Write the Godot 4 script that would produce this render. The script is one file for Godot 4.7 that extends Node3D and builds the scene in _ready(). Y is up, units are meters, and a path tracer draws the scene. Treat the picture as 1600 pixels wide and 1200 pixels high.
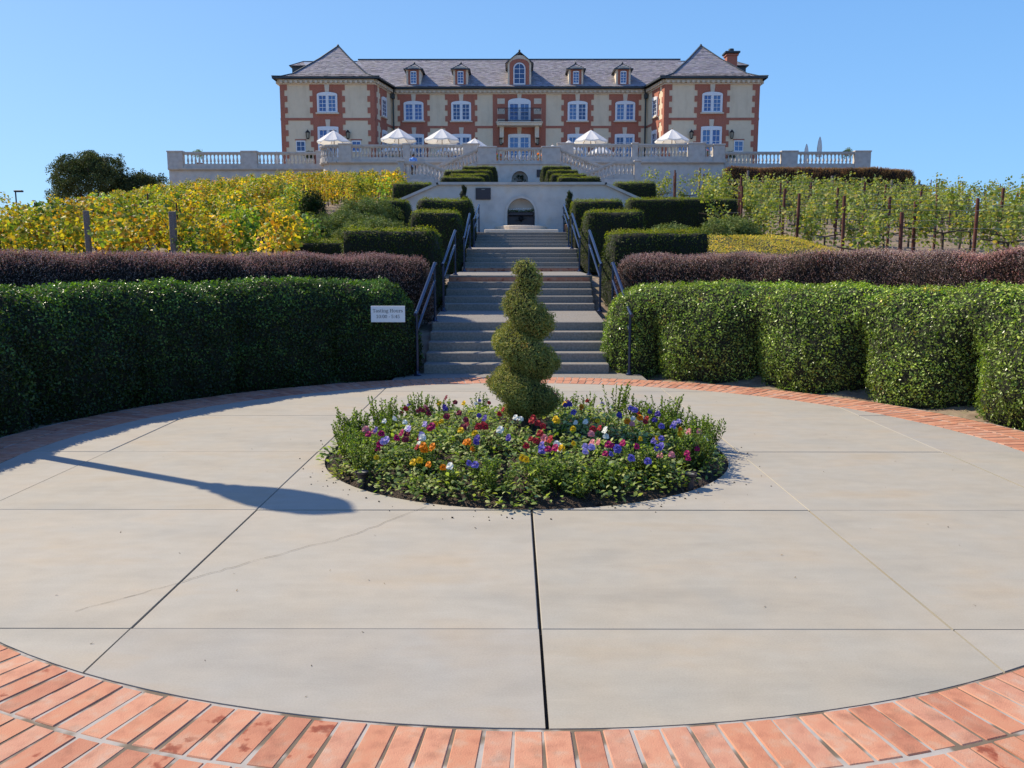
extends Node3D
# A hillside winery seen from the round forecourt at the foot of its stairs. x is right, y is up, d is the distance into the picture (world z = -d).

const CX := 0.1        # centre of the round forecourt
const CD := 7.05
const R_SLAB := 4.35   # radius of the concrete disc
const R_BED := 1.71    # radius of the planting bed
const TERR := 9.25     # terrace floor
const NUMS := ["zeroth", "first", "second", "third", "fourth", "fifth", "sixth", "seventh", "eighth", "ninth", "tenth", "eleventh", "twelfth", "thirteenth", "fourteenth", "fifteenth", "sixteenth", "seventeenth", "eighteenth", "nineteenth", "twentieth", "twenty-first", "twenty-second", "twenty-third", "twenty-fourth", "twenty-fifth", "twenty-sixth", "twenty-seventh", "twenty-eighth", "twenty-ninth", "thirtieth"]

var rng := RandomNumberGenerator.new()
var fnoise := FastNoiseLite.new()
var names := {}
var M := {}

func V(x: float, y: float, d: float) -> Vector3:
	return Vector3(x, y, -d)

func rnd(a: float, b: float) -> float:
	return rng.randf_range(a, b)

func nth(n: int) -> String:
	return NUMS[n] if n < NUMS.size() else "%dth" % n

# ---------------------------------------------------------------- mesh building
class MB:
	var v := PackedVector3Array()
	var n := PackedVector3Array()
	var c := PackedColorArray()
	var ix := PackedInt32Array()
	var col := Color.WHITE
	var xf := Transform3D.IDENTITY
	func t(a: Vector3, b: Vector3, e: Vector3) -> void:
		a = xf * a
		b = xf * b
		e = xf * e
		var nn := (b - a).cross(e - a)
		if nn.length_squared() < 1e-16:
			return
		nn = nn.normalized()
		var k := v.size()
		v.append(a)
		v.append(b)
		v.append(e)
		for i in 3:
			n.append(nn)
			c.append(col)
		ix.append(k)
		ix.append(k + 2)
		ix.append(k + 1)
	func f(p: Array, out: Vector3) -> void:
		var nn: Vector3 = (p[1] - p[0]).cross(p[2] - p[0])
		if nn.dot(out) < 0.0:
			p.reverse()
		for i in range(1, p.size() - 1):
			t(p[0], p[i], p[i + 1])
	func tn(a: Vector3, b: Vector3, e: Vector3, na: Vector3, nb: Vector3, ne: Vector3) -> void:
		if (b - a).cross(e - a).dot(na + nb + ne) < 0.0:
			var s := b
			b = e
			e = s
			s = nb
			nb = ne
			ne = s
		if (b - a).cross(e - a).length_squared() < 1e-16:
			return
		var k := v.size()
		v.append(xf * a)
		v.append(xf * b)
		v.append(xf * e)
		n.append((xf.basis * na).normalized())
		n.append((xf.basis * nb).normalized())
		n.append((xf.basis * ne).normalized())
		for i in 3:
			c.append(col)
		ix.append(k)
		ix.append(k + 2)
		ix.append(k + 1)
	func box(o: Vector3, s: Vector3, bev := 0.0, b := Basis.IDENTITY) -> void:
		var h := s * 0.5
		var g := h - Vector3.ONE * bev
		for ax in 3:
			for sg in [-1.0, 1.0]:
				var p := []
				for q in [[-1, -1], [1, -1], [1, 1], [-1, 1]]:
					var w := Vector3.ZERO
					w[ax] = sg * h[ax]
					w[(ax + 1) % 3] = q[0] * g[(ax + 1) % 3]
					w[(ax + 2) % 3] = q[1] * g[(ax + 2) % 3]
					p.append(o + b * w)
				var u := Vector3.ZERO
				u[ax] = sg
				f(p, b * u)
		if bev <= 0.0:
			return
		for ax in 3:
			for s1 in [-1.0, 1.0]:
				for s2 in [-1.0, 1.0]:
					var a1 := (ax + 1) % 3
					var a2 := (ax + 2) % 3
					var p := []
					for e in [[-1, 0], [1, 0], [1, 1], [-1, 1]]:
						var w := Vector3.ZERO
						w[ax] = e[0] * g[ax]
						w[a1] = s1 * (h[a1] if e[1] == 0 else g[a1])
						w[a2] = s2 * (g[a2] if e[1] == 0 else h[a2])
						p.append(o + b * w)
					var u := Vector3.ZERO
					u[a1] = s1
					u[a2] = s2
					f(p, b * u)
		for sx in [-1.0, 1.0]:
			for sy in [-1.0, 1.0]:
				for sz in [-1.0, 1.0]:
					f([o + b * Vector3(sx * h.x, sy * g.y, sz * g.z), o + b * Vector3(sx * g.x, sy * h.y, sz * g.z), o + b * Vector3(sx * g.x, sy * g.y, sz * h.z)], b * Vector3(sx, sy, sz))
	func bar(a: Vector3, e: Vector3, w: float, h: float, up := Vector3.UP) -> void:   # a box from a to e
		var z := (e - a)
		var l := z.length()
		if l < 1e-5:
			return
		z /= l
		var x := up.cross(z).normalized()
		if x.length_squared() < 0.5:
			x = Vector3.RIGHT
		var y := z.cross(x)
		box((a + e) * 0.5, Vector3(w, h, l), 0.0, Basis(x, y, z))
	func prism(poly: PackedVector2Array, z0: float, z1: float, bev := 0.0) -> void:   # polygon in x,y extruded from z0 to z1 (front)
		var top := poly
		if bev > 0.0:
			var sh := Geometry2D.offset_polygon(poly, -bev, Geometry2D.JOIN_MITER)
			if sh.size() == 1 and sh[0].size() == poly.size():
				# match the vertex order
				var q: PackedVector2Array = sh[0]
				var best := 0
				for i in q.size():
					if q[i].distance_squared_to(poly[0]) < q[best].distance_squared_to(poly[0]):
						best = i
				top = PackedVector2Array()
				for i in q.size():
					top.append(q[(best + i) % q.size()])
				if Geometry2D.is_polygon_clockwise(top) != Geometry2D.is_polygon_clockwise(poly):
					top = poly
		var tri := Geometry2D.triangulate_polygon(top)
		var zz := Vector3(0, 0, signf(z1 - z0))
		for i in range(0, tri.size(), 3):
			var a := top[tri[i]]
			var b := top[tri[i + 1]]
			var e := top[tri[i + 2]]
			f([Vector3(a.x, a.y, z1), Vector3(b.x, b.y, z1), Vector3(e.x, e.y, z1)], zz)
		var cw := -1.0 if Geometry2D.is_polygon_clockwise(poly) else 1.0
		var zb := z1 - bev * zz.z if top != poly else z1
		for i in poly.size():
			var j := (i + 1) % poly.size()
			var a := poly[i]
			var b := poly[j]
			var o := Vector3(b.y - a.y, a.x - b.x, 0) * cw
			f([Vector3(a.x, a.y, z0), Vector3(b.x, b.y, z0), Vector3(b.x, b.y, zb), Vector3(a.x, a.y, zb)], o)
			if top != poly:
				f([Vector3(a.x, a.y, zb), Vector3(b.x, b.y, zb), Vector3(top[j].x, top[j].y, z1), Vector3(top[i].x, top[i].y, z1)], o.normalized() + zz)
	func tube(p: PackedVector3Array, r: PackedFloat32Array, sides := 8, caps := true) -> void:
		var prev := PackedVector3Array()
		var pn := PackedVector3Array()
		var ux := Vector3.ZERO
		for i in p.size():
			var d := (p[mini(i + 1, p.size() - 1)] - p[maxi(i - 1, 0)]).normalized()
			if i == 0:
				ux = d.cross(Vector3.RIGHT if absf(d.x) < 0.8 else Vector3.UP).normalized()
			else:
				ux = (ux - d * ux.dot(d)).normalized()
			var uy := d.cross(ux)
			var ring := PackedVector3Array()
			var rn := PackedVector3Array()
			var rad := r[mini(i, r.size() - 1)]
			for k in sides:
				var a := TAU * k / sides
				var o := ux * cos(a) + uy * sin(a)
				ring.append(p[i] + o * rad)
				rn.append(o)
			if i > 0:
				for k in sides:
					var k2 := (k + 1) % sides
					tn(prev[k], ring[k], ring[k2], pn[k], rn[k], rn[k2])
					tn(prev[k], ring[k2], prev[k2], pn[k], rn[k2], pn[k2])
			if caps and (i == 0 or i == p.size() - 1):
				for k in range(1, sides - 1):
					f([ring[0], ring[k], ring[k + 1]], -d if i == 0 else d)
			prev = ring
			pn = rn
	func lathe(prof: Array, o: Vector3, sides := 12, sx := 1.0) -> void:   # prof: Vector2(radius, height)
		for i in prof.size() - 1:
			var a: Vector2 = prof[i]
			var b: Vector2 = prof[i + 1]
			var sl := Vector2(b.y - a.y, a.x - b.x).normalized()
			for k in sides:
				var t0 := TAU * k / sides
				var t1 := TAU * (k + 1) / sides
				var c0 := Vector3(cos(t0), 0, sin(t0))
				var c1 := Vector3(cos(t1), 0, sin(t1))
				var n0 := c0 * sl.x + Vector3.UP * sl.y
				var n1 := c1 * sl.x + Vector3.UP * sl.y
				var pa := o + c0 * a.x + Vector3.UP * a.y
				var pb := o + c1 * a.x + Vector3.UP * a.y
				var pc := o + c1 * b.x + Vector3.UP * b.y
				var pd := o + c0 * b.x + Vector3.UP * b.y
				tn(pa, pb, pc, n0, n1, n1)
				tn(pa, pc, pd, n0, n1, n0)
	func leaf(o: Vector3, d: Vector3, nrm: Vector3, ln: float, wd: float, fold := 0.15) -> void:
		var s := d.cross(nrm).normalized()
		var m := o + d * (ln * 0.5) + nrm * (wd * fold)
		var tip := o + d * ln
		t(o, m + s * (wd * 0.5), tip)
		t(o, tip, m - s * (wd * 0.5))
	func vine_leaf(o: Vector3, d: Vector3, nrm: Vector3, sz: float) -> void:
		var s := d.cross(nrm).normalized()
		var cc := o + d * (sz * 0.42)
		var r := [o + s * sz * 0.3 - d * sz * 0.08, o + s * sz * 0.5 + d * sz * 0.4 - nrm * sz * 0.12, o + d * sz, o - s * sz * 0.5 + d * sz * 0.4 - nrm * sz * 0.12, o - s * sz * 0.3 - d * sz * 0.08]
		for i in 5:
			t(cc, r[(i + 1) % 5], r[i])
	func grid(rows: Array, closed := false) -> void:   # rows of equal length, smooth normals
		var nr := rows.size()
		var nc: int = rows[0].size()
		var base := v.size()
		var acc := PackedVector3Array()
		acc.resize(nr * nc)
		for i in nr - 1:
			for j in (nc if closed else nc - 1):
				var j2 := (j + 1) % nc
				var a: Vector3 = rows[i][j]
				var b: Vector3 = rows[i + 1][j]
				var e: Vector3 = rows[i + 1][j2]
				var g: Vector3 = rows[i][j2]
				var nn := (e - a).cross(g - b)
				for q in [i * nc + j, (i + 1) * nc + j, (i + 1) * nc + j2, i * nc + j2]:
					acc[q] += nn
				var k := base
				for q in [i * nc + j, (i + 1) * nc + j2, (i + 1) * nc + j, i * nc + j, i * nc + j2, (i + 1) * nc + j2]:
					ix.append(k + q)
		for i in nr:
			for j in nc:
				v.append(xf * (rows[i][j] as Vector3))
				n.append((xf.basis * acc[i * nc + j]).normalized())
				c.append(col)
	func mesh() -> ArrayMesh:
		var m := ArrayMesh.new()
		var a := []
		a.resize(Mesh.ARRAY_MAX)
		a[Mesh.ARRAY_VERTEX] = v
		a[Mesh.ARRAY_NORMAL] = n
		a[Mesh.ARRAY_COLOR] = c
		a[Mesh.ARRAY_INDEX] = ix
		m.add_surface_from_arrays(Mesh.PRIMITIVE_TRIANGLES, a)
		return m

# ---------------------------------------------------------------- nodes and names
func numbered(s: String) -> String:
	var k: int = names.get(s, -1) + 1
	names[s] = k
	return s if k == 0 else "%s_%03d" % [s, k]

func tag(o: Node, label: String, category: String, group := "", kind := "") -> void:
	if label:
		o.set_meta("label", label)
	if category:
		o.set_meta("category", category)
	if group:
		o.set_meta("group", group)
	if kind:
		o.set_meta("kind", kind)

func thing(called: String, label: String, category: String, at := Vector3.ZERO, group := "") -> Node3D:
	var o := Node3D.new()
	o.name = numbered(called)
	o.position = at
	add_child(o)
	tag(o, label, category, group)
	return o

func put(called: String, m: Mesh, mat: Material, parent: Node, at := Vector3.ZERO) -> MeshInstance3D:
	var o := MeshInstance3D.new()
	o.mesh = m
	o.material_override = mat
	o.position = at
	o.name = called
	if parent == self:
		o.name = numbered(called)
	else:
		var k := 0
		while parent.has_node(NodePath(o.name)):
			k += 1
			o.name = "%s_%03d" % [called, k]
	parent.add_child(o, true)
	return o

func pieces(called: String, parent: Node, list: Array) -> void:   # list of [mesh, material, position]; fast naming for many alike pieces
	var k := 0
	for e in list:
		var o := MeshInstance3D.new()
		o.mesh = e[0]
		o.material_override = e[1]
		o.position = e[2]
		if e.size() > 3:
			o.rotation.y = e[3]
		o.name = called if k == 0 else "%s_%03d" % [called, k]
		parent.add_child(o, true)
		k += 1

func struct(called: String, m: Mesh, mat: Material) -> MeshInstance3D:
	var o := put(called, m, mat, self)
	o.set_meta("kind", "structure")
	return o

func multi(called: String, mesh: Mesh, where: Array, tints: Array, mat: Material, parent: Node) -> MultiMeshInstance3D:
	var m := MultiMesh.new()
	m.transform_format = MultiMesh.TRANSFORM_3D
	m.use_colors = true
	m.mesh = mesh
	m.instance_count = where.size()
	for i in where.size():
		m.set_instance_transform(i, where[i])
		m.set_instance_color(i, tints[i])
	var o := MultiMeshInstance3D.new()
	o.multimesh = m
	o.material_override = mat
	o.name = called
	o.set_meta("kind", "stuff")
	parent.add_child(o, true)
	return o

# ---------------------------------------------------------------- materials
func lin(r: float, g: float, b: float) -> Color:
	return Color(r, g, b).linear_to_srgb()

func mat(called: String, c: Color, rough := 0.8, metal := 0.0, vc := false) -> StandardMaterial3D:
	var m := StandardMaterial3D.new()
	m.resource_name = called
	m.albedo_color = c
	m.roughness = rough
	m.metallic = metal
	m.vertex_color_use_as_albedo = vc
	m.cull_mode = BaseMaterial3D.CULL_DISABLED
	M[called] = m
	return m

func noise_tex(sz: int, freq: float, stops: Array, oct := 4, sd := 1, type := FastNoiseLite.TYPE_SIMPLEX_SMOOTH, warp := 0.0) -> NoiseTexture2D:
	var n := FastNoiseLite.new()
	n.noise_type = type
	n.frequency = freq
	n.fractal_octaves = oct
	n.seed = sd
	if warp > 0.0:
		n.domain_warp_enabled = true
		n.domain_warp_amplitude = warp
		n.domain_warp_frequency = freq
	var t := NoiseTexture2D.new()
	t.width = sz
	t.height = sz
	t.seamless = true
	t.noise = n
	var g := Gradient.new()
	var o := PackedFloat32Array()
	var cs := PackedColorArray()
	for s in stops:
		o.append(s[0])
		cs.append(s[1])
	g.offsets = o
	g.colors = cs
	t.color_ramp = g
	return t

func grey(v: float) -> Color:
	return Color(v, v, v)

func tri(m: StandardMaterial3D, tex: Texture2D, scale: float, bump: Texture2D = null, depth := 0.0) -> StandardMaterial3D:
	m.albedo_texture = tex
	m.uv1_triplanar = true
	m.uv1_world_triplanar = true
	m.uv1_scale = Vector3.ONE * scale
	if bump:
		m.heightmap_enabled = true
		m.heightmap_texture = bump
		m.heightmap_scale = depth
	return m

func overlay(m: StandardMaterial3D, tex: Texture2D, scale: float) -> void:   # a second, coarser or finer pattern, multiplied
	m.detail_enabled = true
	m.detail_albedo = tex
	m.detail_blend_mode = BaseMaterial3D.BLEND_MODE_MUL
	m.detail_uv_layer = BaseMaterial3D.DETAIL_UV_2
	m.uv2_triplanar = true
	m.uv2_world_triplanar = true
	m.uv2_scale = Vector3.ONE * scale

func leafmat(called: String, rough: float, back: Color, spec := 0.5) -> StandardMaterial3D:
	var m := mat(called, Color.WHITE, rough, 0.0, true)
	m.metallic_specular = spec
	m.backlight_enabled = true
	m.backlight = back
	return m

func layer(freq: float, oct: int, sd: int, w := 1024, cell := false) -> PackedByteArray:
	var n := FastNoiseLite.new()
	n.noise_type = FastNoiseLite.TYPE_CELLULAR if cell else FastNoiseLite.TYPE_SIMPLEX_SMOOTH
	n.frequency = freq
	n.fractal_octaves = oct
	n.seed = sd
	var im := n.get_seamless_image(w, 1024)
	if w != 1024:
		im.resize(1024, 1024, Image.INTERPOLATE_CUBIC)
	im.convert(Image.FORMAT_L8)
	return im.get_data()

func concrete_texture() -> ImageTexture:   # trowelled concrete: sand grain, trowel streaks, pale scuffs, dark specks, faint warm and grey stains
	var grain := layer(0.33, 2, 101)
	var mid := layer(0.018, 5, 102)
	var streak := layer(0.03, 4, 103, 256)
	var scuff := layer(0.05, 3, 104, 128)
	var speck := layer(0.11, 1, 105)
	var warm := layer(0.006, 3, 106)
	var out := PackedByteArray()
	out.resize(1024 * 1024 * 3)
	for i in 1024 * 1024:
		var v := 1.0 + (grain[i] - 128) * 0.0007 + (mid[i] - 128) * 0.00030 + (streak[i] - 128) * 0.00030
		if scuff[i] > 196:
			v += (scuff[i] - 196) * 0.0010
		if speck[i] > 240:
			v -= (speck[i] - 240) * 0.012
		var w := (warm[i] - 128) * 0.0002
		out[i * 3] = int(255.0 * pow(0.385 * v * (1.0 + w), 0.4545))
		out[i * 3 + 1] = int(255.0 * pow(0.352 * v, 0.4545))
		out[i * 3 + 2] = int(255.0 * pow(0.284 * v * (1.0 - w * 1.3), 0.4545))
	return ImageTexture.create_from_image(Image.create_from_data(1024, 1024, false, Image.FORMAT_RGB8, out))

func materials() -> void:
	var fine := noise_tex(512, 0.09, [[0.0, grey(0.0)], [1.0, grey(1.0)]], 5, 5)
	var pit := noise_tex(512, 0.3, [[0.0, grey(0.0)], [0.4, grey(0.85)], [1.0, grey(1.0)]], 3, 71)
	var grain := noise_tex(512, 0.2, [[0.0, grey(0.82)], [0.5, grey(1.0)], [1.0, grey(1.0)]], 4, 9)
	var blotch := noise_tex(1024, 0.006, [[0.0, Color(0.93, 0.935, 0.94)], [0.35, grey(0.985)], [0.62, grey(1.0)], [1.0, Color(1.0, 0.97, 0.93)]], 7, 21, FastNoiseLite.TYPE_SIMPLEX_SMOOTH, 40.0)
	# concrete of the forecourt: fine speckle times broad stains
	var con := tri(mat("concrete", Color.WHITE, 0.85), concrete_texture(), 0.3, fine, 0.012)
	overlay(con, blotch, 0.16)
	con.uv2_scale = Vector3(0.10, 0.2, 0.26)
	for i in 3:   # each pour has its own tone
		var v: StandardMaterial3D = con.duplicate()
		v.albedo_color = [Color(0.985, 0.985, 0.98), Color(1, 1, 1), Color(0.965, 0.97, 0.985)][i]
		v.resource_name = "concrete_%d" % i
		M["concrete_%d" % i] = v
	var st := tri(mat("step_concrete", Color.WHITE, 0.85), noise_tex(512, 0.06, [[0.0, lin(0.17, 0.155, 0.13)], [1.0, lin(0.31, 0.285, 0.245)]], 5, 4), 0.7, fine, 0.25)
	overlay(st, blotch, 0.3)
	tri(mat("joint", Color.WHITE, 0.95), noise_tex(256, 0.08, [[0.0, lin(0.012, 0.011, 0.01)], [1.0, lin(0.03, 0.027, 0.023)]], 3, 6), 1.0)
	tri(mat("mortar", Color.WHITE, 0.9), noise_tex(512, 0.02, [[0.0, lin(0.10, 0.075, 0.05)], [0.42, lin(0.16, 0.125, 0.085)], [0.55, lin(0.36, 0.33, 0.29)], [1.0, lin(0.42, 0.39, 0.35)]], 4, 8), 0.3, fine, 0.3)
	# bricks in five tones: bloom of pale salts and dark wet patches with a crisp edge
	var tones := [[0.50, 0.215, 0.12], [0.47, 0.195, 0.11], [0.53, 0.245, 0.145], [0.43, 0.175, 0.10], [0.50, 0.24, 0.15]]
	for i in 5:
		var t: Array = tones[i]
		var b := tri(mat("brick_%d" % i, Color.WHITE, 0.85), noise_tex(512, 0.018, [[0.0, lin(t[0] * 0.8, t[1] * 0.75, t[2] * 0.75)], [0.4, lin(t[0], t[1], t[2])], [0.58, lin(t[0], t[1] * 1.05, t[2] * 1.05)], [0.8, lin(t[0] * 0.98, t[1] * 1.22, t[2] * 1.35)], [1.0, lin(t[0], t[1] * 1.4, t[2] * 1.6)]], 5, 30 + i), 0.9, pit, 0.16)
		overlay(b, noise_tex(512, 0.012, [[0.0, Color(0.68, 0.48, 0.42)], [0.16, Color(0.78, 0.60, 0.54)], [0.30, grey(1.0)], [1.0, grey(1.0)]] if i == 1 else [[0.0, grey(0.88)], [0.4, grey(1.0)], [1.0, grey(1.0)]], 4, 40 + i, FastNoiseLite.TYPE_SIMPLEX_SMOOTH, 25.0), 1.1)
	# earth
	var soil := tri(mat("soil", Color.WHITE, 0.95), noise_tex(512, 0.05, [[0.0, lin(0.016, 0.010, 0.007)], [0.5, lin(0.050, 0.032, 0.021)], [1.0, lin(0.11, 0.07, 0.045)]], 5, 11), 1.3, fine, 3.0)
	soil.roughness = 0.95
	var gnd := tri(mat("ground", Color.WHITE, 0.95), noise_tex(1024, 0.03, [[0.0, lin(0.14, 0.095, 0.06)], [0.45, lin(0.23, 0.17, 0.115)], [0.6, lin(0.27, 0.205, 0.14)], [1.0, lin(0.21, 0.20, 0.09)]], 6, 12), 0.12, fine, 3.0)
	overlay(gnd, grain, 0.7)
	mat("clod", Color.WHITE, 0.95, 0.0, true)
	# the house
	var stucco := tri(mat("stucco", Color.WHITE, 0.9), noise_tex(512, 0.02, [[0.0, lin(0.76, 0.61, 0.415)], [1.0, lin(0.80, 0.655, 0.46)]], 5, 14), 0.2)
	var streak := noise_tex(512, 0.02, [[0.0, Color(0.93, 0.925, 0.92)], [0.4, grey(0.985)], [1.0, grey(1.0)]], 5, 61)
	overlay(stucco, streak, 0.1)
	stucco.uv2_scale = Vector3(0.12, 0.022, 0.12)
	var hb := tri(mat("house_brick", Color.WHITE, 0.9), noise_tex(512, 0.05, [[0.0, lin(0.32, 0.105, 0.065)], [0.5, lin(0.44, 0.155, 0.098)], [1.0, lin(0.52, 0.21, 0.135)]], 5, 15), 0.5)
	overlay(hb, streak, 0.1)
	hb.uv2_scale = Vector3(0.2, 0.05, 0.2)
	var tr := tri(mat("trim_stone", Color.WHITE, 0.85), noise_tex(512, 0.03, [[0.0, lin(0.66, 0.55, 0.41)], [1.0, lin(0.76, 0.65, 0.50)]], 4, 16), 0.4)
	overlay(tr, blotch, 0.15)
	var bal := tri(mat("cast_stone", Color.WHITE, 0.85), noise_tex(512, 0.02, [[0.0, lin(0.46, 0.415, 0.365)], [0.5, lin(0.55, 0.50, 0.445)], [1.0, lin(0.61, 0.56, 0.50)]], 6, 17, FastNoiseLite.TYPE_SIMPLEX_SMOOTH, 30.0), 0.22)
	overlay(bal, blotch, 0.12)
	var pl := tri(mat("plaster", Color.WHITE, 0.9), noise_tex(512, 0.012, [[0.0, lin(0.54, 0.485, 0.43)], [0.5, lin(0.62, 0.565, 0.505)], [1.0, lin(0.67, 0.615, 0.55)]], 6, 18, FastNoiseLite.TYPE_SIMPLEX_SMOOTH, 30.0), 0.2, fine, 0.3)
	overlay(pl, blotch, 0.25)
	mat("white_paint", lin(0.78, 0.78, 0.78), 0.45)
	var gl := mat("glass", lin(0.07, 0.11, 0.24), 0.06, 0.55)
	gl.metallic_specular = 0.9
	for i in 3:
		var v: StandardMaterial3D = gl.duplicate()
		v.albedo_color = [lin(0.07, 0.11, 0.24), lin(0.045, 0.07, 0.15), lin(0.10, 0.15, 0.27)][i]
		v.roughness = [0.06, 0.12, 0.04][i]
		M["glass_%d" % i] = v
	mat("slate", Color.WHITE, 0.6, 0.0, true)
	mat("lead", lin(0.05, 0.06, 0.065), 0.5, 0.3)
	mat("iron", lin(0.02, 0.02, 0.024), 0.5, 0.5)
	mat("lamp_glass", lin(0.35, 0.32, 0.24), 0.3)
	mat("bronze", lin(0.055, 0.045, 0.05), 0.45, 0.5)
	mat("plaque_print", lin(0.25, 0.23, 0.2), 0.5, 0.3)
	var cv := mat("canvas", lin(0.88, 0.87, 0.83), 0.9)
	cv.backlight_enabled = true
	cv.backlight = lin(0.55, 0.53, 0.48)
	mat("pole_wood", lin(0.30, 0.19, 0.10), 0.6)
	mat("rail_paint", lin(0.030, 0.045, 0.09), 0.22, 0.55)
	mat("sign_white", lin(0.80, 0.80, 0.78), 0.5)
	mat("sign_ink", lin(0.04, 0.045, 0.05), 0.6)
	mat("body", Color.WHITE, 0.8, 0.0, true)
	tri(mat("bark", Color.WHITE, 0.95), noise_tex(256, 0.1, [[0.0, lin(0.045, 0.03, 0.02)], [1.0, lin(0.16, 0.115, 0.08)]], 4, 19), 1.5, fine, 2.0)
	tri(mat("grey_wood", Color.WHITE, 0.95), noise_tex(256, 0.1, [[0.0, lin(0.12, 0.095, 0.085)], [1.0, lin(0.30, 0.25, 0.23)]], 4, 23), 1.2, fine, 1.0)
	tri(mat("rust_steel", Color.WHITE, 0.8, 0.2), noise_tex(256, 0.1, [[0.0, lin(0.06, 0.02, 0.014)], [1.0, lin(0.20, 0.062, 0.036)]], 4, 20), 1.2)
	mat("wire", lin(0.30, 0.29, 0.28), 0.4, 0.6)
	mat("pot", lin(0.30, 0.14, 0.08), 0.8)
	mat("twig", lin(0.012, 0.014, 0.006), 1.0)
	mat("purple_core", lin(0.014, 0.009, 0.008), 1.0)
	leafmat("glossy_leaf", 0.3, lin(0.65, 0.8, 0.16), 0.45)
	leafmat("box_leaf", 0.5, lin(0.8, 0.9, 0.2), 0.35)
	leafmat("fine_leaf", 0.65, lin(0.4, 0.42, 0.10), 0.3)
	leafmat("vine_leaf", 0.5, lin(0.95, 0.9, 0.22), 0.35)
	leafmat("purple_leaf", 0.6, lin(0.4, 0.2, 0.2), 0.3)
	leafmat("petal", 0.6, lin(0.6, 0.6, 0.6), 0.3)

# ---------------------------------------------------------------- ground
func prof(t: float, tab: Array) -> float:
	if t <= tab[0][0]:
		return tab[0][1]
	for i in range(1, tab.size()):
		if t <= tab[i][0]:
			var a: Array = tab[i - 1]
			var b: Array = tab[i]
			return lerpf(a[1], b[1], (t - a[0]) / (b[0] - a[0]))
	return tab[tab.size() - 1][1]

const AXIS := [[12.4, -0.1], [13.7, 0.55], [15.4, 0.65], [16.7, 1.28], [20.0, 1.35], [21.3, 1.9], [24.5, 2.0], [26.0, 2.5], [30.2, 2.6], [30.6, 3.3], [33.0, 4.0], [36.0, 4.2], [42.0, 5.0], [47.0, 5.7], [53.0, 6.6], [58.0, 7.3], [61.0, 7.6], [90.0, 7.6], [150.0, 2.0], [400.0, -9.0]]
const RING := [[5.15, -0.08], [6.2, 0.3], [6.8, 0.7], [8.0, 0.85], [9.2, 0.95]]
const SIDE := [[16.0, 0.95], [20.0, 1.45], [24.5, 2.1], [30.0, 3.0], [40.0, 4.35], [50.0, 5.5], [58.0, 6.5], [64.0, 7.4], [75.0, 7.7], [90.0, 7.5], [150.0, 2.0], [400.0, -9.0]]

func G(x: float, d: float) -> float:   # height of the bare ground
	var r := Vector2(x - CX, d - CD).length()
	var ring := prof(r, RING) * smoothstep(0.0, 5.0, d) + (-0.08) * (1.0 - smoothstep(0.0, 5.0, d))
	var b := ring if r < 9.2 or d < 5.0 else prof(maxf(d, 16.0), SIDE)
	var over := maxf(0.0, absf(x) - 8.0)
	if x < 0.0:   # the left flank falls away sooner
		over = maxf(0.0, over - 1.0)
		b -= lerpf(0.0145, 0.0042, clampf((d - 30.0) / 27.0, 0.0, 1.0)) * minf(over, 30.0) * minf(over, 30.0) * smoothstep(19.0, 30.0, d)
	b -= 0.03 * maxf(0.0, over - 40.0) * smoothstep(20.0, 45.0, d)
	if x > 0.0:
		b -= 0.062 * clampf(x - 6.0, 0.0, 40.0) * smoothstep(20.0, 45.0, d)
	if d < 12.3:
		return b
	return lerpf(prof(d, AXIS), b, smoothstep(1.7, 3.6, absf(x - 0.15)))

# ---------------------------------------------------------------- foliage
func rand_dir() -> Vector3:
	var y := rnd(-1, 1)
	var a := rnd(0, TAU)
	var r := sqrt(1.0 - y * y)
	return Vector3(r * cos(a), y, r * sin(a))

func pick(cols: Array, jit := 0.15) -> Color:
	var c: Array = cols[rng.randi() % cols.size()]
	var k := rnd(1.0 - jit, 1.0 + jit)
	return Color(c[0] * k, c[1] * k * rnd(0.94, 1.06), c[2] * k)

# a patch of leaves lying on a clipped face; y is outwards
func leaf_patch(count: int, rad: float, thick: float, ln: float, wd: float, tilt: float, cols: Array) -> ArrayMesh:
	var m := MB.new()
	for i in count:
		var a := rnd(0, TAU)
		var r := rad * sqrt(rng.randf())
		var o := Vector3(r * cos(a), rnd(-thick, thick), r * sin(a))
		var nrm := (Vector3.UP + rand_dir() * tilt).normalized()
		var d := (rand_dir() + Vector3.UP * 0.25)
		d = (d - nrm * d.dot(nrm)).normalized()
		m.col = pick(cols, 0.3)
		var s := rnd(0.55, 1.3)
		m.leaf(o - d * ln * 0.5, d, nrm, ln * s, wd * s)
	return m.mesh()

# upright shoots with small leaves, for the feathery purple hedges
func sprig_patch(stems: int, rad: float, tall: float, lf: float, cols: Array, tips: Array) -> ArrayMesh:
	var m := MB.new()
	for i in stems:
		var a := rnd(0, TAU)
		var r := rad * sqrt(rng.randf())
		var o := Vector3(r * cos(a), -0.05, r * sin(a))
		var up := (Vector3.UP + rand_dir() * 0.45).normalized()
		var h := tall * rnd(0.5, 1.15)
		for k in 9:
			var s := (k + rng.randf()) / 9.0
			m.col = pick(tips if s > 0.66 else cols, 0.3)
			var d := (rand_dir() + up * 0.9).normalized()
			var q := d.cross(rand_dir()).normalized()
			m.leaf(o + up * h * s, d, q, lf * rnd(0.7, 1.3) * (1.15 - 0.5 * s), lf * 0.55 * (1.15 - 0.4 * s), 0.1)
	return m.mesh()

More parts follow.
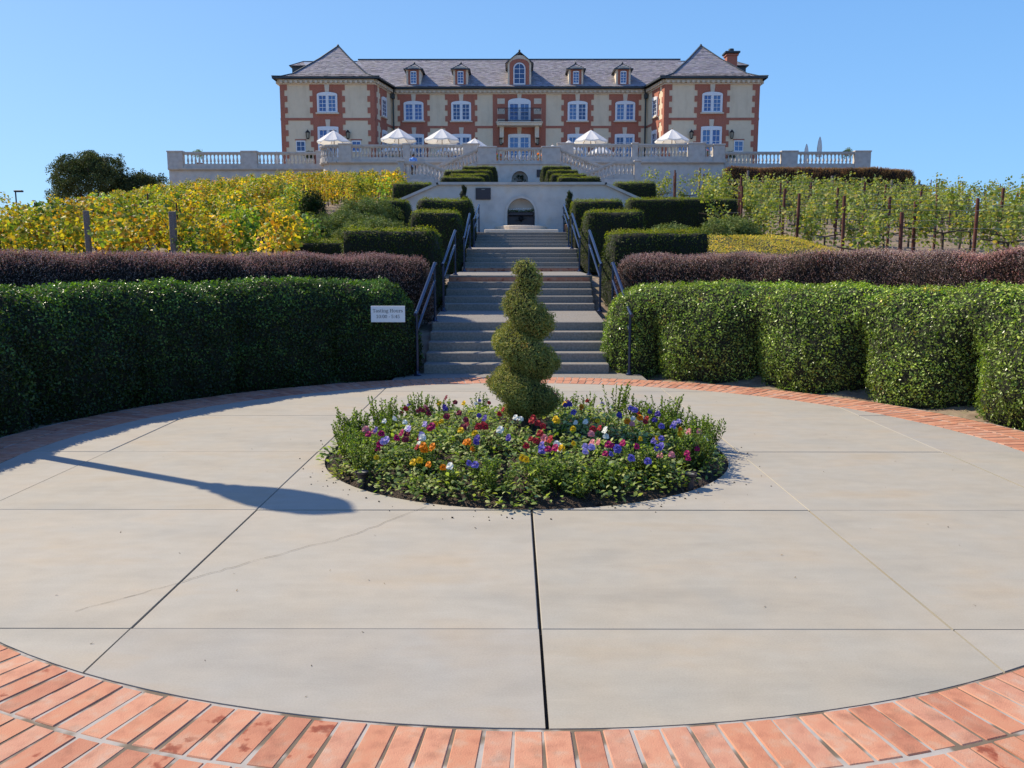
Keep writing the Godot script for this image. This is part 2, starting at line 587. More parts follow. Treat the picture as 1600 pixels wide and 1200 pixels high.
# vine shoots: broad leaves round a short cane, y up
func vine_clump(leaves: int, size: Vector3, lf: float, cols: Array) -> ArrayMesh:
	var m := MB.new()
	for i in leaves:
		var p := rand_dir() * pow(rng.randf(), 0.45)
		var o := Vector3(p.x * size.x, p.y * size.y, p.z * size.z)
		var nrm := (rand_dir() + Vector3(0, 0.7, 0) + p * 0.6).normalized()
		var d := rand_dir() - Vector3.UP * 0.5
		d = (d - nrm * d.dot(nrm)).normalized()
		m.col = pick(cols, 0.25)
		m.vine_leaf(o, d, nrm, lf * rnd(0.65, 1.25))
	return m.mesh()

func scatter(mb: MB, per_m2: float, smin := 0.85, smax := 1.2, lean := 0.25, keep_y := -1e9) -> Array:
	var out := []
	for k in range(0, mb.ix.size(), 3):
		var a := mb.v[mb.ix[k]]
		var b := mb.v[mb.ix[k + 1]]
		var e := mb.v[mb.ix[k + 2]]
		var area := (b - a).cross(e - a).length() * 0.5
		var cnt := int(area * per_m2 + rng.randf())
		if cnt == 0:
			continue
		var nn := (mb.n[mb.ix[k]] + mb.n[mb.ix[k + 1]] + mb.n[mb.ix[k + 2]]).normalized()
		for i in cnt:
			var u := rng.randf()
			var w := rng.randf()
			if u + w > 1.0:
				u = 1.0 - u
				w = 1.0 - w
			var p := a + (b - a) * u + (e - a) * w
			if p.y < keep_y:
				continue
			out.append(place(p, (nn + rand_dir() * lean).normalized(), rnd(smin, smax)))
	return out

func place(p: Vector3, up: Vector3, s: float) -> Transform3D:
	var x := up.cross(rand_dir()).normalized()
	if x.length_squared() < 0.5:
		x = up.cross(Vector3.RIGHT).normalized()
	var z := x.cross(up)
	return Transform3D(Basis(x * s, up * s, z * s), p)

func tints(where: Array, lo: float, hi: float, hue := 0.06) -> Array:
	var out := []
	for t in where:
		var q: Vector3 = t.origin
		var k := lerpf(lo, hi, clampf(0.5 + 0.9 * fnoise.get_noise_3d(q.x * 60.0, q.y * 60.0, q.z * 60.0), 0, 1)) * rnd(0.85, 1.15)
		if rng.randf() < 0.012:   # a browned patch
			out.append(Color(k * 1.5, k * 0.85, k * 0.8))
			continue
		out.append(Color(k * rnd(1.0 - hue, 1.0 + hue * 2.0), k, k * rnd(1.0 - hue, 1.0 + hue)))
	return out

# the body of a clipped hedge: a rounded section swept along a path of ground points
func hedge_body(path: PackedVector3Array, w: float, h: float, pw: float, endr: float, o: Dictionary) -> MB:
	var rows := []
	var ln := [0.0]
	for i in range(1, path.size()):
		ln.append(ln[i - 1] + path[i].distance_to(path[i - 1]))
	var total: float = ln[ln.size() - 1]
	var steps := int(maxf(6, total / o.get("step", 0.16)))
	var secs: int = o.get("secs", 22)
	var clefts: Array = o.get("clefts", [])
	var amp: float = o.get("noise", 0.03)
	for i in steps + 1:
		# more rows near the ends so that they round off
		var s := total * i / steps
		var e := minf(s, total - s) / endr if endr > 0.0 else 1.0
		var sc := 1.0 if e >= 1.0 else pow(maxf(0.0, 1.0 - pow(1.0 - e, o.get("endpow", 3.0))), 1.0 / o.get("endpow", 3.0))
		sc = maxf(sc, 0.02)
		var k := 1
		while k < path.size() - 1 and ln[k] < s:
			k += 1
		var tt: float = (s - ln[k - 1]) / maxf(1e-5, ln[k] - ln[k - 1])
		var p := path[k - 1].lerp(path[k], tt)
		var dir := path[k] - path[k - 1]
		dir.y = 0
		dir = dir.normalized()
		var side := Vector3(dir.z, 0, -dir.x)
		var row := []
		for j in secs + 1:
			var ph := PI * j / secs
			var cx := signf(cos(ph)) * pow(absf(cos(ph)), 2.0 / pw)
			var sy := pow(absf(sin(ph)), 2.0 / pw)
			var y := h * sy * (0.55 + 0.45 * sc if endr > 0.0 else 1.0)
			var under: float = o.get("under", 0.1)
			var off: float = cx * w * 0.5 * sc * (1.0 - under * pow(1.0 - clampf(y / (h * 0.45), 0, 1), 2.0)) * (1.0 + o.get("flare", 0.0) * (y / h - 0.5))
			if clefts.size():   # bulging plants side by side: [spacing, phase, depth]
				var u := fposmod((s - clefts[1]) / clefts[0], 1.0) * 2.0 - 1.0
				off += clefts[2] * (1.0 - sqrt(maxf(0.0, 1.0 - u * u))) * (1.0 - smoothstep(0.36, 0.88, y / h)) * (1.0 - smoothstep(-0.5, 0.3, cx))
			var q: Vector3 = p + side * off + Vector3.UP * (y + o.get("tilt", 0.0) * off)
			var nz := fnoise.get_noise_3d(q.x * 55.0, q.y * 55.0, q.z * 55.0)
			q += (side * cx + Vector3.UP * sy) * nz * amp * 2.0
			row.append(q)
		rows.append(row)
	var m := MB.new()
	m.grid(rows)
	# end caps
	for e in [0, rows.size() - 1]:
		var cen := Vector3.ZERO
		for q in rows[e]:
			cen += q
		cen /= rows[e].size()
		var ref: Vector3 = (rows[0][0] - rows[1][0]) if e == 0 else (rows[e][0] - rows[e - 1][0])
		for j in secs:
			m.f([rows[e][j], rows[e][j + 1], cen], ref)
	# make the swept normals point outwards
	var mid := int(secs / 2.0) + int(steps / 2.0) * (secs + 1)
	if m.n[mid].y < 0.0:
		var cnt := (steps + 1) * (secs + 1)
		for i in cnt:
			m.n[i] = -m.n[i]
		for i in range(0, steps * secs * 6, 3):
			var x := m.ix[i + 1]
			m.ix[i + 1] = m.ix[i + 2]
			m.ix[i + 2] = x
	return m

# core + leaves; o: section and leaf options
func hedge(called: String, label: String, path: PackedVector3Array, w: float, h: float, o: Dictionary) -> Node3D:
	var t := thing(called, label, "hedge", Vector3.ZERO, o.get("group", ""))
	var m := hedge_body(path, w, h, o.get("pw", 5.0), o.get("endr", 0.25), o)
	put("branches", m.mesh(), M[o.get("core", "twig")], t)
	var where := scatter(m, o.get("per", 150.0), 0.85, 1.2, o.get("lean", 0.3))
	if o.has("up"):   # shoots grow upwards whatever face they leave
		for i in where.size():
			var tr: Transform3D = where[i]
			var nn: Vector3 = (tr.basis.y.normalized() + Vector3.UP * o.up).normalized()
			where[i] = place(tr.origin, nn, tr.basis.y.length())
	var tn := tints(where, o.get("lo", 0.75), o.get("hi", 1.3))
	if o.has("tint"):
		for i in tn.size():
			tn[i] = tn[i] * o.tint
	if o.has("topcol"):   # painted sunlight: upward-facing leaves tinted paler (low hedge: its own yellow top)
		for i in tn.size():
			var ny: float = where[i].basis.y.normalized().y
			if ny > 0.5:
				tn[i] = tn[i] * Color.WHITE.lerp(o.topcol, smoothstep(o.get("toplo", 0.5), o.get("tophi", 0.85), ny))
				if ny > 0.7 and rng.randf() < o.get("shoots", 0.0):   # young shoots stand above the cut, tinted brighter as painted sunlight
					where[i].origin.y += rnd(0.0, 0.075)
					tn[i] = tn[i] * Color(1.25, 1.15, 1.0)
	if o.has("red_from"):
		for i in tn.size():
			var q: Vector3 = where[i].origin
			if q.x > o.red_from and fnoise.get_noise_2d(q.x * 40.0, q.z * 40.0 + q.y * 60.0) > 0.18:
				tn[i] = tn[i] * Color(1.2, 0.96, 0.94)
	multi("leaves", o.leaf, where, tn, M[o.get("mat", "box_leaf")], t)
	return t

func arc(r: float, a0: float, a1: float, y: float, n := 60) -> PackedVector3Array:
	var p := PackedVector3Array()
	for i in n + 1:
		var a := deg_to_rad(lerpf(a0, a1, float(i) / n))
		p.append(V(CX + r * sin(a), y, CD + r * cos(a)))
	return p

func line(x0: float, d0: float, x1: float, d1: float, y0: float, y1 := -99.0) -> PackedVector3Array:
	return PackedVector3Array([V(x0, y0, d0), V(x1, y0 if y1 < -90.0 else y1, d1)])

# a loose shrub or tree crown: leaf patches through a lumpy ellipsoid
func crown(parent: Node, o: Vector3, r: Vector3, cnt: int, leafm: Mesh, m: Material, tint: Color, lump := 0.35, fill := 0.35, called := "crown") -> void:
	var where := []
	var tn := []
	for i in cnt:
		var d := rand_dir()
		if d.y < -0.55:
			d.y = -d.y
		var lumpy := 1.0 + lump * fnoise.get_noise_3d(d.x * 90.0 + o.x * 13.0, d.y * 90.0, d.z * 90.0 + o.z * 7.0)
		var s := pow(rng.randf(), fill) * lumpy
		var p := o + Vector3(d.x * r.x, d.y * r.y, d.z * r.z) * s
		where.append(place(p, (d + Vector3.UP * 0.5 + rand_dir() * 0.6).normalized(), rnd(0.75, 1.3)))
		var k := rnd(0.7, 1.3)
		tn.append(Color(tint.r * k * rnd(0.9, 1.15), tint.g * k, tint.b * k))
	multi(called, leafm, where, tn, m, parent)

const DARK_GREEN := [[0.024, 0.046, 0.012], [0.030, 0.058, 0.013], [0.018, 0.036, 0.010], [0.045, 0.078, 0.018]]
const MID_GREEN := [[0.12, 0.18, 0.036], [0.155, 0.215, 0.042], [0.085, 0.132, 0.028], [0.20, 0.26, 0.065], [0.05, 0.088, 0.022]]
const OLIVE := [[0.27, 0.285, 0.075], [0.34, 0.335, 0.095], [0.16, 0.19, 0.05], [0.40, 0.365, 0.11], [0.10, 0.13, 0.04]]
const SAGE := [[0.20, 0.25, 0.075], [0.25, 0.30, 0.09], [0.15, 0.20, 0.06]]
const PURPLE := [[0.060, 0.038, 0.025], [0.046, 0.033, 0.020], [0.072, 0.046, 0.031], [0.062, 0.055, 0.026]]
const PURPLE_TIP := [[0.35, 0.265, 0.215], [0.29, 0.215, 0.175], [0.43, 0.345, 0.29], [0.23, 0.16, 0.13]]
const GOLD := [[0.60, 0.48, 0.065], [0.48, 0.44, 0.065], [0.27, 0.34, 0.06], [0.14, 0.22, 0.045], [0.64, 0.46, 0.06], [0.52, 0.28, 0.05], [0.40, 0.42, 0.07], [0.23, 0.31, 0.055]]
const VINE := [[0.24, 0.32, 0.075], [0.33, 0.41, 0.10], [0.16, 0.23, 0.06], [0.42, 0.46, 0.14], [0.50, 0.44, 0.13], [0.26, 0.33, 0.12]]

# ---------------------------------------------------------------- the house
func arch_poly(w: float, h: float, rise: float, n := 10) -> PackedVector2Array:   # an opening, bottom centre at 0,0
	var p := PackedVector2Array([Vector2(-w / 2, 0), Vector2(w / 2, 0)])
	for i in n + 1:
		var a := PI * i / n
		p.append(Vector2(cos(a) * w / 2, h - rise + sin(a) * rise))
	return p

func window(parent: Node, xf: Transform3D, w: float, h: float, rise: float, cols: int, rows: int, called := "window", panel := 0.0, head := 0.3) -> void:
	var m := MB.new()
	m.xf = xf
	var sw := 0.13 * minf(1.0, w / 1.6)
	var bot := 0.11
	m.box(Vector3(-w / 2 + sw / 2, (h - rise) / 2, 0.05), Vector3(sw, h - rise, 0.1))
	m.box(Vector3(w / 2 - sw / 2, (h - rise) / 2, 0.05), Vector3(sw, h - rise, 0.1))
	m.box(Vector3(0, bot / 2, 0.05), Vector3(w - sw * 2, bot, 0.1))
	var hd := PackedVector2Array()
	var y1 := h - head
	for i in 11:
		var a := PI * i / 10
		hd.append(Vector2(cos(a) * w / 2, h - rise + sin(a) * rise))
	hd.append(Vector2(-w / 2 + sw, h - rise))
	hd.append(Vector2(-w / 2 + sw, y1))
	hd.append(Vector2(w / 2 - sw, y1))
	hd.append(Vector2(w / 2 - sw, h - rise))
	if head > rise:
		m.prism(hd, 0.0, 0.1)
	else:
		for i in 10:
			var a0 := PI * i / 10
			var a1 := PI * (i + 1) / 10
			m.bar(Vector3(cos(a0) * (w - sw) / 2, h - rise + sin(a0) * (rise - sw / 2), 0.05), Vector3(cos(a1) * (w - sw) / 2, h - rise + sin(a1) * (rise - sw / 2), 0.05), 0.1, sw, Vector3(0, 0, 1))
	var mid := 0.15 if cols > 1 else 0.0
	var casements := 2 if cols >= 4 else 1
	if casements == 2:
		m.box(Vector3(0, (bot + y1) / 2, 0.05), Vector3(mid, y1 - bot, 0.1))
	var y0 := bot + panel
	if panel > 0.0:
		m.box(Vector3(0, bot + panel / 2, 0.04), Vector3(w - sw * 2, panel, 0.06))
	var glass := []
	for s in casements:
		var xa := -w / 2 + sw if s == 0 else mid / 2
		var xb := (-mid / 2 if s == 0 else w / 2 - sw) if casements == 2 else w / 2 - sw
		if casements == 1:
			xa = -w / 2 + sw
		var pc := cols / casements
		var inset := 0.05 if casements == 2 else 0.0
		xa += inset
		xb -= inset
		if inset > 0.0:
			m.box(Vector3(xa - inset / 2, (y0 + y1) / 2, 0.03), Vector3(inset, y1 - y0, 0.05))
			m.box(Vector3(xb + inset / 2, (y0 + y1) / 2, 0.03), Vector3(inset, y1 - y0, 0.05))
		for k in range(1, pc):
			m.box(Vector3(lerpf(xa, xb, float(k) / pc), (y0 + y1) / 2, 0.03), Vector3(0.035, y1 - y0, 0.04))
		for k in range(1, rows):
			var yy := lerpf(y0, y1, float(k) / rows)
			m.box(Vector3((xa + xb) / 2, yy, 0.031), Vector3(xb - xa, 0.035, 0.04))
		var g := MB.new()
		g.xf = xf
		if head > rise:
			g.box(Vector3((xa + xb) / 2, (y0 + y1) / 2, 0.008), Vector3(xb - xa, y1 - y0, 0.016))
		else:
			g.prism(arch_poly(w - sw, h - sw / 2, rise - sw / 2), 0.0, 0.016)
		glass.append(g)
	var o := put(called, m.mesh(), M.white_paint, parent)
	for g in glass:
		put("glass_pane", g.mesh(), M["glass_%d" % (rng.randi() % 3)], o)

func toothed(w: float, notch: float, y0: float, y1: float, tooth: float, left := true, right := true) -> PackedVector2Array:
	var p := PackedVector2Array()
	var n := int(round((y1 - y0) / tooth))
	var th := (y1 - y0) / n
	for i in n:   # up the right side
		var x := w / 2 - (notch if right and (n - i) % 2 == 0 else 0.0)
		p.append(Vector2(x, y0 + th * i))
		p.append(Vector2(x, y0 + th * (i + 1)))
	for k in n:
		var i := n - 1 - k
		var x := -w / 2 + (notch if left and (n - i) % 2 == 0 else 0.0)
		p.append(Vector2(x, y0 + th * (i + 1)))
		p.append(Vector2(x, y0 + th * i))
	return p

func facade(o: Vector3, u: Vector3) -> Transform3D:   # local x along the wall, y up, z out of it
	u = u.normalized()
	return Transform3D(Basis(u, Vector3.UP, u.cross(Vector3.UP)), o)

func shifted(x: Transform3D, dx: float, dy: float, dz: float) -> Transform3D:
	return Transform3D(x.basis, x * Vector3(dx, dy, dz))

func keystone(m: MB, xf: Transform3D, y0: float, y1: float, z: float) -> void:
	m.xf = xf
	m.prism(PackedVector2Array([Vector2(-0.15, y0), Vector2(0.15, y0), Vector2(0.21, y1), Vector2(-0.21, y1)]), 0.0, z)

func slate_col(m: MB) -> void:
	var k := rnd(0.82, 1.2)
	m.col = Color(0.345 * k, 0.318 * k * rnd(0.97, 1.03), 0.318 * k * rnd(0.95, 1.06))

func slates(m: MB, a0: Vector3, b0: Vector3, a1: Vector3, b1: Vector3, rows: int, w: float) -> void:
	var up := ((a1 + b1) - (a0 + b0)) * 0.5
	var nn := (b0 - a0).cross(up).normalized()
	if nn.y < 0.0:
		nn = -nn
	for r in rows:
		var t0 := float(r) / rows
		var t1 := minf(1.0, (r + 1.15) / rows)
		var l0 := a0.lerp(a1, t0)
		var r0 := b0.lerp(b1, t0)
		var l1 := a0.lerp(a1, t1)
		var r1 := b0.lerp(b1, t1)
		var len0 := l0.distance_to(r0)
		var cnt := maxi(1, int(round(len0 / w)))
		var ph := 0.5 * (r % 2)
		for k in cnt + 1:
			var s0 := clampf((k - ph) / cnt, 0, 1)
			var s1 := clampf((k + 1 - ph) / cnt, 0, 1)
			if s1 - s0 < 0.01 / cnt:
				continue
			slate_col(m)
			var lift := nn * rnd(0.02, 0.04)
			m.f([l0.lerp(r0, s0) + lift, l0.lerp(r0, s1) + lift, l1.lerp(r1, s1), l1.lerp(r1, s0)], nn)

func lantern(parent: Node, p: Vector3) -> void:
	var m := MB.new()
	m.box(p + Vector3(0, 0.0, 0.02), Vector3(0.12, 0.3, 0.05))
	m.bar(p + Vector3(0, 0.1, 0.02), p + Vector3(0, 0.42, 0.25), 0.04, 0.04)
	m.lathe([Vector2(0.0, 0.47), Vector2(0.05, 0.42), Vector2(0.19, 0.25), Vector2(0.19, 0.21)], p + Vector3(0, 0, 0.25), 6)
	m.lathe([Vector2(0.0, -0.33), Vector2(0.1, -0.3), Vector2(0.12, -0.24)], p + Vector3(0, 0, 0.25), 6)
	for k in 6:
		var a := TAU * k / 6
		m.bar(p + Vector3(cos(a) * 0.12, -0.25, 0.25 + sin(a) * 0.12), p + Vector3(cos(a) * 0.17, 0.22, 0.25 + sin(a) * 0.17), 0.02, 0.02)
	var o := put("wall_lantern", m.mesh(), M.iron, parent)
	var g := MB.new()
	g.lathe([Vector2(0.1, -0.24), Vector2(0.15, 0.21)], p + Vector3(0, 0, 0.25), 6)
	put("lantern_glass", g.mesh(), M.lamp_glass, o)

func house() -> void:
	var t := thing("manor_house", "long cream manor house with red brick surrounds and grey slate roof", "house")
	var c := 0.43
	# walls
	var core := PackedVector2Array([Vector2(c - 20.08, 72), Vector2(c - 12.16, 72), Vector2(c - 11.33, 76), Vector2(c + 11.33, 76), Vector2(c + 12.16, 72), Vector2(c + 20.08, 72), Vector2(c + 20.08, 92), Vector2(c - 20.08, 92)])
	var m := MB.new()
	m.xf = Transform3D(Basis(Vector3.RIGHT, Vector3.FORWARD, Vector3.UP), Vector3.ZERO)
	m.prism(core, 8.6, 17.12)
	put("wall", m.mesh(), M.stucco, t)
	var brick := MB.new()
	var trim := MB.new()
	var plinth := MB.new()
	var dent := MB.new()
	var y0 := 9.3
	var fronts := []   # [facade transform, length]
	for s in [-1.0, 1.0]:
		var xa: float = c - 20.08 if s < 0 else c + 12.16
		fronts.append([facade(V(xa, 0, 72), Vector3.RIGHT), 7.92])
		# the splayed return beside the main front
		if s < 0:
			fronts.append([facade(V(c - 12.16, 0, 72), V(c - 11.33, 0, 76) - V(c - 12.16, 0, 72)), 4.085])
		else:
			fronts.append([facade(V(c + 11.33, 0, 76), V(c + 12.16, 0, 72) - V(c + 11.33, 0, 76)), 4.085])
	fronts.append([facade(V(c - 11.33, 0, 76), Vector3.RIGHT), 22.66])
	fronts.append([facade(V(c - 20.08, 0, 92), Vector3(0, 0, 1)), 20.0])
	fronts.append([facade(V(c + 20.08, 0, 72), Vector3(0, 0, -1)), 20.0])
	for fr in fronts:
		var xf: Transform3D = fr[0]
		var ln: float = fr[1]
		for b in [[m, 0]]:
			trim.xf = xf
			trim.box(Vector3(ln / 2, 16.98, 0.10), Vector3(ln, 0.26, 0.2))
			trim.box(Vector3(ln / 2, 16.76, 0.05), Vector3(ln, 0.12, 0.1))
			brick.xf = xf
			brick.box(Vector3(ln / 2, 13.9, 0.02), Vector3(ln, 0.2, 0.04))
			plinth.xf = xf
			plinth.box(Vector3(ln / 2, 9.6, 0.05), Vector3(ln, 0.7, 0.1))
			dent.xf = xf
			for k in int(ln / 0.4):
				dent.box(Vector3(0.2 + k * ln / int(ln / 0.4), 16.885, 0.27), Vector3(0.2, 0.2, 0.15))
	# wings: corner quoins, window bay
	for s in [-1.0, 1.0]:
		var xa: float = c - 20.08 if s < 0 else c + 12.16
		var xf := facade(V(xa, 0, 72), Vector3.RIGHT)
		brick.xf = shifted(xf, 0.30, 0, 0)
		brick.prism(toothed(0.6, 0.24, y0, 16.7, 0.46, false, true), 0.0, 0.05)
		brick.xf = shifted(xf, 7.62, 0, 0)
		brick.prism(toothed(0.6, 0.24, y0, 16.7, 0.46, true, false), 0.0, 0.05)
		brick.xf = shifted(xf, 3.96, 0, 0)
		brick.prism(toothed(2.95, 0.24, y0, 16.7, 0.46), 0.0, 0.05)
		for d in [-2.35, 2.35]:
			window(t, shifted(xf, 3.96 + d, 11.2, 0.005), 0.78, 0.95, 0.01, 2, 2, "window", 0.0, 0.1)
			brick.xf = shifted(xf, 3.96 + d, 0, 0)
			brick.box(Vector3(0, 12.22, 0.02), Vector3(0.95, 0.1, 0.04))
			lantern(t, shifted(xf, 3.96 + d * 0.72, 12.55, 0.0).origin)
		window(t, shifted(xf, 3.96, 14.42, 0.052), 1.7, 1.66, 0.2, 4, 4)
		window(t, shifted(xf, 3.96, 10.3, 0.052), 1.75, 3.0, 0.06, 4, 4, "french_door", 0.75, 0.32)
		trim.xf = shifted(xf, 3.96, 0, 0)
		trim.box(Vector3(0, 14.36, 0.12), Vector3(1.95, 0.12, 0.24))
		keystone(trim, shifted(xf, 3.96, 0, 0), 16.05, 16.69, 0.11)
		keystone(trim, shifted(xf, 3.96, 0, 0), 13.3, 13.86, 0.11)
		# return walls with quoins at the outer corner and a window
		var rx: Transform3D = fronts[1][0] if s < 0 else fronts[3][0]
		var near := 0.3 if s < 0 else 3.785
		brick.xf = shifted(rx, near, 0, 0)
		brick.prism(toothed(0.6, 0.24, y0, 16.7, 0.46, s > 0, s < 0), 0.0, 0.05)
		var wx := 2.0 if s < 0 else 2.085
		brick.xf = shifted(rx, wx, 0, 0)
		brick.prism(toothed(1.7, 0.2, y0, 16.7, 0.46), 0.0, 0.05)
		window(t, shifted(rx, wx, 14.42, 0.052), 1.1, 1.66, 0.15, 2, 4)
		window(t, shifted(rx, wx, 10.3, 0.052), 1.1, 3.0, 0.06, 2, 4, "french_door", 0.75, 0.32)
		trim.xf = shifted(rx, wx, 0, 0)
		trim.box(Vector3(0, 14.36, 0.12), Vector3(1.3, 0.12, 0.24))
	# main front: four bays and the middle
	var mf := facade(V(0, 0, 76), Vector3.RIGHT)
	for x in [-8.93, -4.72, 5.58, 9.79]:
		brick.xf = shifted(mf, x, 0, 0)
		brick.prism(toothed(2.85, 0.22, y0, 16.7, 0.46), 0.0, 0.05)
		window(t, shifted(mf, x, 14.42, 0.052), 1.75, 1.7, 0.2, 4, 4)
		window(t, shifted(mf, x, 10.3, 0.052), 1.75, 3.0, 0.06, 4, 4, "french_door", 0.75, 0.32)
		trim.xf = shifted(mf, x, 0, 0)
		trim.box(Vector3(0, 14.36, 0.12), Vector3(2.0, 0.12, 0.24))
		keystone(trim, shifted(mf, x, 0, 0), 16.1, 16.69, 0.11)
		keystone(trim, shifted(mf, x, 0, 0), 13.3, 13.86, 0.11)
	brick.xf = shifted(mf, c, 0, 0)
	brick.prism(toothed(4.7, 0.0, y0, 16.7, 0.5), 0.0, 0.05)
	for s in [-1.0, 1.0]:
		trim.xf = shifted(mf, c + s * 1.62, 0, 0)
		for k in 3:
			trim.box(Vector3(0, 16.1 - 0.87 * k, 0.06), Vector3(0.66, 0.46, 0.06))
		trim.box(Vector3(0, 11.1, 0.1), Vector3(0.66, 1.9, 0.2))
		lantern(t, shifted(mf, c + s * 1.62, 12.6, 0.12).origin)
		# brackets under the balcony
		trim.xf = shifted(mf, c + s * 1.55, 0, 0)
		trim.prism(PackedVector2Array([Vector2(-0.18, 12.9), Vector2(0.18, 12.9), Vector2(0.18, 13.86), Vector2(-0.18, 13.86)]), 0.05, 0.75)
		trim.prism(PackedVector2Array([Vector2(-0.15, 12.5), Vector2(0.15, 12.5), Vector2(0.15, 12.9), Vector2(-0.15, 12.9)]), 0.05, 0.45)
	window(t, shifted(mf, c, 14.25, 0.052), 2.0, 2.1, 0.3, 4, 4, "balcony_door", 0.15, 0.5)
	window(t, shifted(mf, c, 10.3, 0.052), 2.0, 3.0, 0.08, 4, 4, "french_door", 0.75, 0.32)
	keystone(trim, shifted(mf, c, 0, 0), 16.3, 16.69, 0.11)
	keystone(trim, shifted(mf, c, 0, 0), 13.25, 13.86, 0.11)
	trim.xf = shifted(mf, c, 0, 0)
	trim.box(Vector3(0, 13.98, 0.6), Vector3(3.95, 0.24, 1.2), 0.03)
	trim.box(Vector3(0, 14.13, 0.62), Vector3(4.1, 0.08, 1.3))
	put("brick_surrounds", brick.mesh(), M.house_brick, t)
	put("stone_trim", trim.mesh(), M.trim_stone, t)
	put("plinth", plinth.mesh(), M.trim_stone, t)
	put("dentils", dent.mesh(), M.trim_stone, t).set_meta("kind", "stuff")
	# balcony rail
	var rl := MB.new()
	rl.xf = shifted(mf, c, 0, 0)
	for y in [14.28, 15.32]:
		rl.bar(Vector3(-1.85, y, 1.15), Vector3(1.85, y, 1.15), 0.05, 0.05)
		for s in [-1.85, 1.85]:
			rl.bar(Vector3(s, y, 0.06), Vector3(s, y, 1.15), 0.05, 0.05)
	for k in 38:
		var x := -1.85 + k * 0.1
		rl.bar(Vector3(x, 14.18, 1.15), Vector3(x, 15.34, 1.15), 0.07 if k % 9 == 0 else 0.022, 0.022, Vector3.RIGHT)
	for k in 8:
		rl.bar(Vector3(-1.4 + k * 0.4, 15.05, 1.15), Vector3(-1.3 + k * 0.4, 15.2, 1.15), 0.025, 0.025)
		rl.bar(Vector3(-1.2 + k * 0.4, 15.05, 1.15), Vector3(-1.3 + k * 0.4, 15.2, 1.15), 0.025, 0.025)
	put("balcony_rail", rl.mesh(), M.iron, t)
	# eaves and roofs
	var lead := MB.new()
	lead.xf = m.xf
	var eave := PackedVector2Array([Vector2(c - 20.58, 71.5), Vector2(c - 11.66, 71.5), Vector2(c - 10.83, 75.45), Vector2(c + 10.83, 75.45), Vector2(c + 11.66, 71.5), Vector2(c + 20.58, 71.5), Vector2(c + 20.58, 92.5), Vector2(c - 20.58, 92.5)])
	lead.prism(eave, 17.1, 17.24)
	lead.xf = Transform3D.IDENTITY
	# downpipes in the corners
	for s in [-1.0, 1.0]:
		var px: float = c + s * 11.15
		lead.tube(PackedVector3Array([V(px, 9.3, 75.85), V(px, 16.4, 75.85)]), PackedFloat32Array([0.07]), 8)
		lead.box(V(px, 16.5, 75.8), Vector3(0.3, 0.4, 0.3))
		lead.bar(V(px, 16.6, 75.75), V(c + s * 10.95, 17.12, 75.5), 0.1, 0.1)
	var sl := MB.new()
	slates(sl, V(c - 15.0, 17.24, 75.4), V(c + 15.0, 17.24, 75.4), V(c - 15.0, 20.7, 80.5), V(c + 15.0, 20.7, 80.5), 24, 0.33)
	slates(sl, V(c + 15.0, 17.24, 92.4), V(c - 15.0, 17.24, 92.4), V(c + 15.0, 20.7, 85.5), V(c - 15.0, 20.7, 85.5), 12, 0.6)
	lead.bar(V(c - 15.0, 20.71, 80.5), V(c + 15.0, 20.71, 80.5), 0.22, 0.1)
	sl.col = Color(0.15, 0.14, 0.145)
	sl.f([V(c - 15, 20.69, 80.5), V(c + 15, 20.69, 80.5), V(c + 15, 20.69, 85.5), V(c - 15, 20.69, 85.5)], Vector3.UP)
	var pr := [Vector2(0, 0), Vector2(0.12, 0.035), Vector2(0.3, 0.15), Vector2(0.5, 0.38), Vector2(0.7, 0.61), Vector2(1, 1)]
	for s in [-1.0, 1.0]:
		var ax: float = c + s * 16.12
		var apex := V(ax, 21.02, 77.0)
		var cor := [V(ax - 4.46, 17.24, 71.5), V(ax + 4.46, 17.24, 71.5), V(ax + 4.46, 17.24, 82.5), V(ax - 4.46, 17.24, 82.5)]
		for e in 4:
			var a: Vector3 = cor[e]
			var b: Vector3 = cor[(e + 1) % 4]
			for k in 5:
				var q0: Vector2 = pr[k]
				var q1: Vector2 = pr[k + 1]
				var pa := []
				for w in [[a, q0], [b, q0], [a, q1], [b, q1]]:
					var g: Vector3 = (w[0] as Vector3).lerp(apex, w[1].x)
					g.y = 17.24 + 3.78 * w[1].y
					pa.append(g)
				slates(sl, pa[0], pa[1], pa[2], pa[3], [3, 4, 6, 6, 9][k], 0.33)
				lead.bar(pa[0] + Vector3.UP * 0.05, pa[2] + Vector3.UP * 0.05, 0.14, 0.07)
		lead.lathe([Vector2(0.12, -0.1), Vector2(0.1, 0.1), Vector2(0, 0.2)], apex, 8)
		# the taller block behind each wing
		var bx: float = c + s * 18.0
		var blk := MB.new()
		blk.box(V(bx, 19.2, 89.0), Vector3(9.2, 4.3, 6.0))
		put("rear_block", blk.mesh(), M.lead, t)
		lead.box(V(bx, 21.38, 89.0), Vector3(9.6, 0.08, 6.4))
		var e0 := V(bx - 4.8, 21.42, 85.8)
		var e1 := V(bx + 4.8, 21.42, 85.8)
		slates(sl, e0, e1, e0 + Vector3(1.0, 0.68, -1.4), e1 + Vector3(-1.0, 0.68, -1.4), 5, 0.33)
		slates(sl, e0 + Vector3(0, 0, -6.4), e0, e0 + Vector3(1.0, 0.68, -5.0), e0 + Vector3(1.0, 0.68, -1.4), 5, 0.33)
		slates(sl, e1, e1 + Vector3(0, 0, -6.4), e1 + Vector3(-1.0, 0.68, -1.4), e1 + Vector3(-1.0, 0.68, -5.0), 5, 0.33)
		lead.bar(e0 + Vector3(1.0, 0.7, -1.4), e1 + Vector3(-1.0, 0.7, -1.4), 0.15, 0.08)
		lead.bar(e0, e0 + Vector3(1.0, 0.7, -1.4), 0.15, 0.08)
